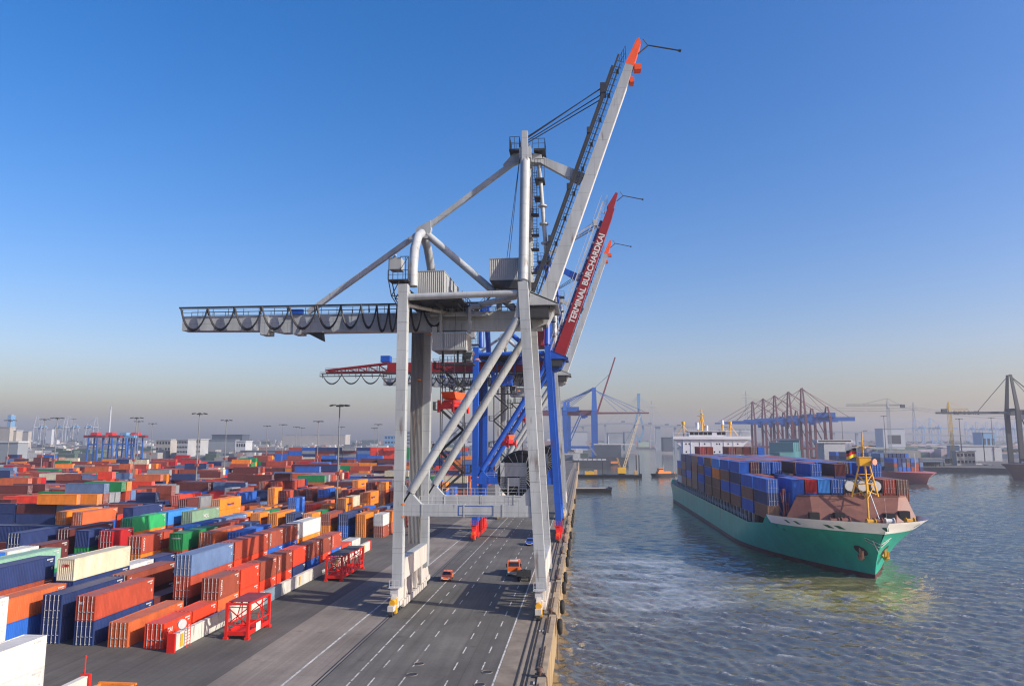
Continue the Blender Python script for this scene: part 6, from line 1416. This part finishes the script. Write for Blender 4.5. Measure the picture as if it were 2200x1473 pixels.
def pier(label, px0, px1, y, h, Y2, posts):
    a = gz(px0, y, WATER); c = gz(px1, y + 1, WATER); t = thing('pier', label, 'pier', a, 'piers on the right bank')
    b = MB(); b.prism([(a.x, a.y, WATER + h - .8), (c.x, c.y, WATER + h - .8), (c.x + 4, c.y + Y2, WATER + h - .8), (a.x + 4, a.y + Y2, WATER + h - .8)], (0, 0, .8)); b.build('platform', SHEDG, t)
    for k in range(posts): q = a.lerp(c, k / (posts - 1)); b = MB(); b.path([(q.x, q.y + .6, WATER - 4), (q.x, q.y + .6, WATER + h - .8)], .5, 8); b.build('pile', BLACK, t)
    b = MB(); b.box(min(a.x, c.x), max(a.x, c.x), a.y + 2, a.y + 2.4, WATER - 2, WATER + h - 1); b.build('fender_wall', DGREY, t)
pier('dark timber pier reaching into the basin right of the green ship', 1958, 2030, 1011, 9, 14, 9); pier('low dark pier further along the right bank', 2034, 2066, 1004, 10, 16, 6)
for i, (px, y, c) in enumerate(((2075, 1007, WHF), (2098, 1009, SHEDG), (2060, 1000, DGREY))):
    p = gz(px, y, WATER); t = thing('work_boat', '%s work boat moored beside the piers on the right bank' % ['white topped', 'grey', 'small dark'][i], 'boat', (0, 0, 0), 'work boats on the right bank'); simple_hull(22, 5.5, 2.4).build('hull', DGREY, t, True); part(lambda b: b.box(-2, 2, 9, 16, 2.4, 5.2), 'cabin', c, t); part(lambda b: b.box(-2.05, 2.05, 8.95, 13, 3.8, 4.6), 'window', GLASS, t); part(lambda b: b.tube((0, 13, 5), (0, 13, 9), .12, 5), 'mast', WHF, t); place(t, p.x, p.y, R(-80))
# ------------------------------------------------------------------ things on the quay
# the long low wall made of white container panels
def panel_wall(label, x, y0, y1, near_post, far_post, dark=(), group=None):
    t = thing('panel_wall', label, 'wall', (x, y0, 0), group); P_ = 6.3; n_ = max(1, round((y1 - y0) / P_)); P_ = (y1 - y0) / n_
    WP = mat('wall_panel', (0.50, 0.485, 0.44), .6, var=.2, scale=.5, rust=.3, streak=True); WG = mat('wall_panel_grey', (.16, .22, .27), .6, var=.2, rust=.2)
    for i in range(n_):
        b = MB(); ya = y0 + i * P_ + .04; yb = ya + P_ - .08; b.box(x - .5, x - .04, ya, yb, 0.02, 1.85); corr_wall(b, (x, ya, .05), (0, yb - ya, 0), (0, 0, 1.75), (1, 0, 0), 14, .09); b.box(x - .55, x + .03, ya, yb, 1.8, 1.95)
        pn = b.build('wall_panel', WG if i in dark else WP, t)
        if i % 3 == 0: b = MB(); b.box(x + .01, x + .04, ya + 1.2, ya + 1.75, .25, 1.7); b.build('yellow_stripe', YEL, pn)
    for yy, f_ in ((y0, near_post), (y1, far_post)):
        if f_: b = MB(); b.box(x - .75, x + .2, yy - .35, yy - .04 if yy == y0 else yy + .3, 0.02, 2.1) if yy == y0 else b.box(x - .75, x + .2, yy, yy + .3, 0.02, 2.1); b.build('end_post', RED, t)
    return t
pw = panel_wall('long low wall of white corrugated panels fronting the near yard', -47.6, 84.2, 163.0, True, True, (4,))
b = MB(); b.path([(-47.3, 84.9, 3.0), (-47.1, 84.8, 3.0)], .55, 16); b.tube((-47.5, 85.1, 1.9), (-47.5, 85.1, 3.4), .06, 6); b.build('signal_disc', GALV, pw)
b = MB()
for yy in (86.2, 86.9): b.tube((-47.2, yy, 0), (-47.2, yy, 3.0), .05, 6)
for z in np.arange(.3, 3, .35): b.tube((-47.2, 86.2, z), (-47.2, 86.9, z), .035, 5)
b.build('ladder', RED, pw)
pw2 = panel_wall('end of another white panel wall with red post, bottom left', -47.7, 44, 69.2, False, True)
b = MB(); b.tube((-48.1, 69.3, 1.9), (-48.1, 69.3, 3.6), .06, 6); b.path([(-48.1, 69.3, 3.6), (-48.1, 69.3, 3.8)], .1, 8); b.build('marker_pole', RED, pw2)
# open-topped orange skip at the bottom edge
ps = at(236, 1473, 66.5); t = thing('skip', 'open orange steel skip cut by the bottom edge of the picture', 'skip', (ps.x, 65, 0)); x = ps.x; OS = mat('skip_orange', (.62, .19, .02), .5, var=.2, rust=.3)
b = MB(); b.box(x - 1.7, x + 1.7, 62, 67.6, .3, .5)
for (a0, a1) in (((x - 1.7, 62), (x - 1.5, 67.6)), ((x + 1.5, 62), (x + 1.7, 67.6))): b.box(a0[0], a1[0], a0[1], a1[1], .5, 1.9)
b.box(x - 1.5, x + 1.5, 67.4, 67.6, .5, 1.9); b.box(x - 1.5, x + 1.5, 62, 62.2, .5, 1.9); b.build('body', OS, t); b = MB()
for y in (62.6, 64, 65.4, 66.8): b.box(x + 1.7, x + 1.82, y, y + .2, .3, 1.9); b.box(x - 1.82, x - 1.7, y, y + .2, .3, 1.9)
b.box(x - 1.85, x + 1.85, 67.5, 67.75, 1.8, 1.98); b.build('rib', OS, t); b = MB(); b.box(x - 1.5, x + 1.5, 62.3, 67.3, .5, .9); b.build('load', mat('skip_load', (.10, .04, .03), .9, var=.5), t)
# red steel frames standing in front of the wall
def red_frame(label, x0, y0, wid, L, hgt, plate):
    t = thing('steel_frame', label, 'steel frame', (x0, y0, 0), 'red steel frames by the wall'); x1 = x0 + wid; y1 = y0 + L
    for x in (x0, x1):
        for y in (y0, y1): b = MB(); b.beam((x, y, 0), (x, y, hgt), .34, .34, up=(0, 1, 0)); b.box(x - .28, x + .28, y - .28, y + .28, 0, .3); b.build('post', RED, t)
    b = MB()
    for x in (x0, x1): b.beam((x, y0, .7), (x, y1, .7), .2, .5); b.beam((x, y0, hgt - .1), (x, y1, hgt - .1), .22, .24); b.beam((x, y0, 1.7), (x, y1, 1.7), .1, .12)
    for y in (y0, y1): b.beam((x0, y, .7), (x1, y, .7), .2, .5); b.beam((x0, y, hgt - .1), (x1, y, hgt - .1), .22, .24); b.beam((x0, y, hgt - .5), (x1, y, hgt - .5), .1, .1); b.beam((x0, y, 1.7), (x1, y, 1.7), .1, .1)
    b.build('frame', RED, t); b = MB(); n_ = max(2, int(L / 1.6))
    for i in range(n_):
        ya, yb = y0 + L * i / n_, y0 + L * (i + 1) / n_
        for x in (x0, x1): b.beam((x, ya, .8), (x, yb, hgt - .2) if i % 2 else (x, ya, hgt - .2), .1, .1); b.beam((x, yb, .8), (x, ya, hgt - .2), .09, .09) if L > 8 else None
    for y in (y0, y1): b.beam((x0, y, 1.7), (x1, y, hgt - .5), .12, .12); b.beam((x1, y, 1.7), (x0, y, hgt - .5), .12, .12)
    b.build('bracing', RED, t); b = MB(); b.box(x0 + .1, x1 - .1, y0 + .1, y1 - .1, .45, .6); b.build('floor', RED, t)
    b = MB(); b.box(x0 - .1, x1 + .1, y0 + .6, y1 - .1, hgt + .03, hgt + .1); b.build('roof_plate', plate, t)
    if L < 8: b = MB(); b.box(x1 + .14, x1 + .17, y0 + 2.0, y0 + 3.3, .5, 1.5); b.build('sign', WHITE, t)
red_frame('shorter red steel cage with dark red roof plate, nearer of the two', -44.3, 90.1, 2.75, 6.1, 4.3, mat('roof_maroon', (.2, .035, .04), .7, var=.2)); red_frame('longer red steel cage with dark grey roof plate, farther of the two', -44.9, 127.3, 2.75, 12.4, 4.2, mat('roof_grey', (.07, .068, .07), .7, var=.2))

# vehicles
def car(label, x, y, rot, body, beacon=False):
    t = thing('car', label, 'car', (0, 0, 0)); b = MB()       # front towards -Y
    prof = [(-2.15, .35), (-2.2, .68), (-1.35, .88), (-.75, .95), (-.15, 1.40), (1.35, 1.45), (1.95, 1.0), (2.12, .8), (2.12, .35)]
    n_ = len(prof)
    for s, w_ in ((-1, .86), (1, .86)):
        for y_, z_ in prof: ww = w_ - (.16 if z_ > 1.2 else 0); b.v.append((s * ww, y_, z_))
    for i in range(n_): b.f.append((i, (i + 1) % n_, n_ + (i + 1) % n_, n_ + i))
    b.f.append(tuple(range(n_))); b.f.append(tuple(range(2 * n_ - 1, n_ - 1, -1))); bd = b.build('body', body, t)
    b = MB(); b.add([(-.74, -.73, .98), (.74, -.73, .98), (.63, -.2, 1.38), (-.63, -.2, 1.38)], [(0, 1, 2, 3)]); b.v = [(x_, y_ - .02, z_ + .015) for x_, y_, z_ in b.v]; b.build('windscreen', GLASS, bd)
    for s in (-1, 1):
        b = MB(); b.add([(s * .845, -.55, .98), (s * .845, 1.5, .98), (s * .725, 1.15, 1.36), (s * .725, -.1, 1.36)], [(0, 1, 2, 3)]); b.v = [(x_ + s * .02, y_, z_) for x_, y_, z_ in b.v]; b.build('side_window', GLASS, bd)
        b = MB(); b.box(s * .62 - .16, s * .62 + .16, -2.24, -2.17, .58, .74); b.build('headlight', WHITE, bd)
        for y_ in (-1.35, 1.3): b = MB(); b.path([(s * .72, y_, .31), (s * .88, y_, .31)], .31, 14); wh = b.build('wheel', TYRE, t); b = MB(); b.path([(s * .88, y_, .31), (s * .895, y_, .31)], .19, 10); b.build('rim', GALV, wh)
    b = MB(); b.box(-.5, .5, -2.26, -2.2, .42, .52); b.build('number_plate', WHITE, bd)
    if beacon: b = MB(); b.path([(0, .2, 1.45), (0, .2, 1.65)], .12, 8); b.build('beacon', LAMPG, bd)
    t.location = (x, y, 0.01); t.rotation_euler = (0, 0, rot); return t
CO = mat('car_orange', (.72, .13, .015), .3, var=.05, spec=.6); CBL = mat('car_blue', (.02, .06, .28), .3, var=.05, spec=.6)
car('small orange car with roof beacon driving under the grey crane', -24.1, 130.6, R(4), CO, True); car('blue car half hidden behind the right crane leg', -12.6, 174.5, 0, CBL)
def truck(label, x, y, rot):
    t = thing('truck', label, 'truck', (0, 0, 0)); b = MB(); b.prism([(-1.25, 0, .9), (-1.25, 0, 2.0), (-1.25, .25, 3.0), (-1.25, 2.1, 3.0), (-1.25, 2.1, .9)], (2.5, 0, 0)); cb = b.build('cab', CO, t)
    b = MB(); b.add([(-1.1, -.02, 2.0), (1.1, -.02, 2.0), (1.05, .21, 2.85), (-1.05, .21, 2.85)], [(0, 1, 2, 3)]); b.build('windscreen', GLASS, cb); b = MB(); b.box(-1.25, 1.25, -.16, 0, .5, .95); b.build('bumper', WHITE, cb); b = MB(); b.box(-.8, .8, .5, 1.0, 3.0, 3.2); b.build('beacon_bar', WHITE, cb)
    for s in (-1, 1):
        b = MB(); b.box(s * .95 - .2, s * .95 + .2, -.2, -.14, .62, .85); b.build('headlight', WHITE, cb); b = MB(); b.box(s * 1.45 - .12, s * 1.45 + .12, .1, .3, 1.8, 2.5); b.build('mirror', BLACK, cb); b = MB(); b.box(s * 1.255 - .01, s * 1.255 + .01, .5, 1.6, 2.0, 2.75); b.build('side_window', GLASS, cb)
        for y_ in (1.0, 4.4, 5.6): b = MB(); b.path([(s * .9, y_, .5), (s * 1.25, y_, .5)], .5, 16); wh = b.build('wheel', TYRE, t); b = MB(); b.path([(s * 1.25, y_, .5), (s * 1.27, y_, .5)], .25, 10); b.build('rim', GALV, wh)
    b = MB(); b.box(-.5, .5, .3, 6.8, .6, .9); b.build('chassis', STEEL, t); b = MB(); b.box(-1.25, 1.25, 2.3, 6.8, 1.0, 1.15); b.box(-1.25, -1.18, 2.3, 6.8, 1.15, 1.7); b.box(1.18, 1.25, 2.3, 6.8, 1.15, 1.7); b.box(-1.2, 1.2, 6.72, 6.8, 1.15, 1.7); b.box(-1.2, 1.2, 2.3, 2.4, 1.15, 2.2); b.build('load_bed', CO, t)
    b = MB(); b.beam((0, 2.6, 1.1), (0, 2.6, 2.8), .35, .35); b.beam((0, 2.6, 2.8), (.9, 5.4, 2.5), .3, .3); b.build('loader_arm', CO, t)
    t.location = (x, y, .01); t.rotation_euler = (0, 0, rot); t.scale = (.88,) * 3
truck('orange service truck with white bumper facing the viewer', -12.7, 134.6, R(2))
t = thing('trailer', 'flat black trailer parked in front of the orange truck', 'trailer', (0, 0, 0)); b = MB(); b.box(-1.25, 1.25, 0, 5.2, .95, 1.15); b.build('bed', BLACK, t); b = MB(); b.box(-1.25, 1.25, -.06, 0, .9, 1.9); b.box(-1.25, -1.2, 0, 5.2, 1.15, 1.6); b.build('headboard', STEEL, t); b = MB(); b.box(-.4, .4, -.6, 5, .6, .95); b.build('chassis', STEEL, t)
for s in (-1, 1):
    for y_ in (.7, 3.6, 4.6): b = MB(); b.path([(s * .8, y_, .45), (s * 1.15, y_, .45)], .45, 14); b.build('wheel', TYRE, t)
b = MB(); b.torus((0, 2.4, 1.5), .5, .16, 'z', 18, 8); b.box(.3, 1.0, 1, 2, 1.15, 1.7); b.build('load', TYRE, t); t.location = (-10.5, 129.8, 0.01); t.rotation_euler = (0, 0, R(3))
# tyre fenders hung on chains along the quay face
TF = [(1203, 1345), (1208, 1303), (1212, 1260), (1215, 1240), (1219, 1203), (1221, 1187), (1223, 1166), (1224, 1153), (1226, 1135), (1229, 1108), (1230, 1092), (1231, 1078), (1232, 1066), (1235, 1050)]
for i, (px, py) in enumerate(TF):
    d = ray(px, py); k = (XE + .62) / d.x; p = Vector((XE + .62, d.y * k, max(-3.6, min(-.6, H + d.z * k))))
    if not (60 < p.y < 330): p = gz(px, py, -1.4); p.x = XE + .62
    o = thing('tyre_fender', 'black tyre fender on the quay wall, ' + ('nearest to the viewer' if i == 0 else '%s from the nearest one' % ordw(i)), 'fender', p, 'tyre fenders on the quay wall')
    b = MB(); b.torus(p, .72, .36, 'x', 24, 10); b.build('tyre', TYRE, o, True)
    b = MB(); b.path([(XE + .02, p.y, .1), (XE + .2, p.y, -.2), (p.x, p.y, p.z + .95)], .05, 5); b.path([(p.x - .42, p.y, p.z), (p.x + .2, p.y, p.z)], .12, 8); b.build('chain', STEEL, o)
# ladders of chain and timber fenders on the coping
for i, y in enumerate((68, 81.5, 96, 108.5, 121, 134, 148, 163, 180, 198, 218)):
    o = thing('edge_rail', 'dark chain guarded edge rail on the quay coping, %s section from the front' % ordw(i), 'edge rail', (-4.9, y, 0), 'edge rails along the coping'); L = 8.5
    b = MB(); b.box(-5.25, -4.98, y, y + L, .005, .10); b.build('base', STEEL, o); b = MB()
    for k in range(16): yy = y + .2 + k * L / 16; b.path([(-4.72, yy, .2), (-4.72, yy + .3, .2)], .09, 6); b.box(-5.2, -5.02, yy, yy + .25, .10, .16)
    b.build('chain_link', mat('old_chain', (.07, .055, .045), .7, var=.4), o)
BOL = mat('bollard_iron', (.10, .06, .045), .6, var=.35)
bl = None
for i, y in enumerate((79.4, 106.6, 132, 161, 178.5, 196, 216, 240)):
    if bl is None:
        bl = thing('bollard', '', 'bollard', (0, 0, 0), 'mooring bollards on the quay edge'); b = MB(); b.path([(0, 0, 0), (0, 0, .5)], .26, 12); b.build('post', BOL, bl); b = MB(); b.path([(0, 0, .5), (0, 0, .58), (0, 0, .78)], .42, 12, .34); b.build('head', BOL, bl); b = MB(); b.box(-.55, .55, -.55, .55, 0, .06); b.build('base_plate', STEEL, bl); o = bl
    else: o = copy_tree(bl)
    o.location = (-4.75, y, .165); o['label'] = 'rusty iron mooring bollard on the quay edge, ' + ('nearest to the viewer' if i == 0 else '%s beyond the nearest' % ordw(i - 1))
    if i in (0, 1): 
        q = thing('mooring_rope', 'brown mooring rope hanging over the quay edge, ' + ('by the nearest bollard' if i == 0 else 'beside the crane buffer'), 'rope', (-4.75, y, .2)); b = MB(); b.path([(-4.75, y, .5), (-4.2, y - .3, .3), (-4.0, y - .6, .1), (-3.85, y - 2.0, -1.2), (-3.7, y - 4.0, -3.4), (-3.7, y - 5, -5.1)], .07, 6); b.build('strand', BOL, q)
# ------------------------------------------------------------------ haze: one closed box of even thin air
hz = MB(); hz.box(-3600, 3600, -260, 4200, -13.5, 132); hm = bpy.data.materials.new('haze'); hm.use_nodes = True; n = hm.node_tree.nodes; l = hm.node_tree.links
n.remove(n['Principled BSDF']); pv = n.new('ShaderNodeVolumePrincipled'); pv.inputs['Color'].default_value = (.80, .86, 1.0, 1); pv.inputs['Density'].default_value = 0.00017; pv.inputs['Anisotropy'].default_value = 0.3
l.new(pv.outputs[0], n['Material Output'].inputs['Volume'])
tag(hz.build('haze', hm), kind='stuff')
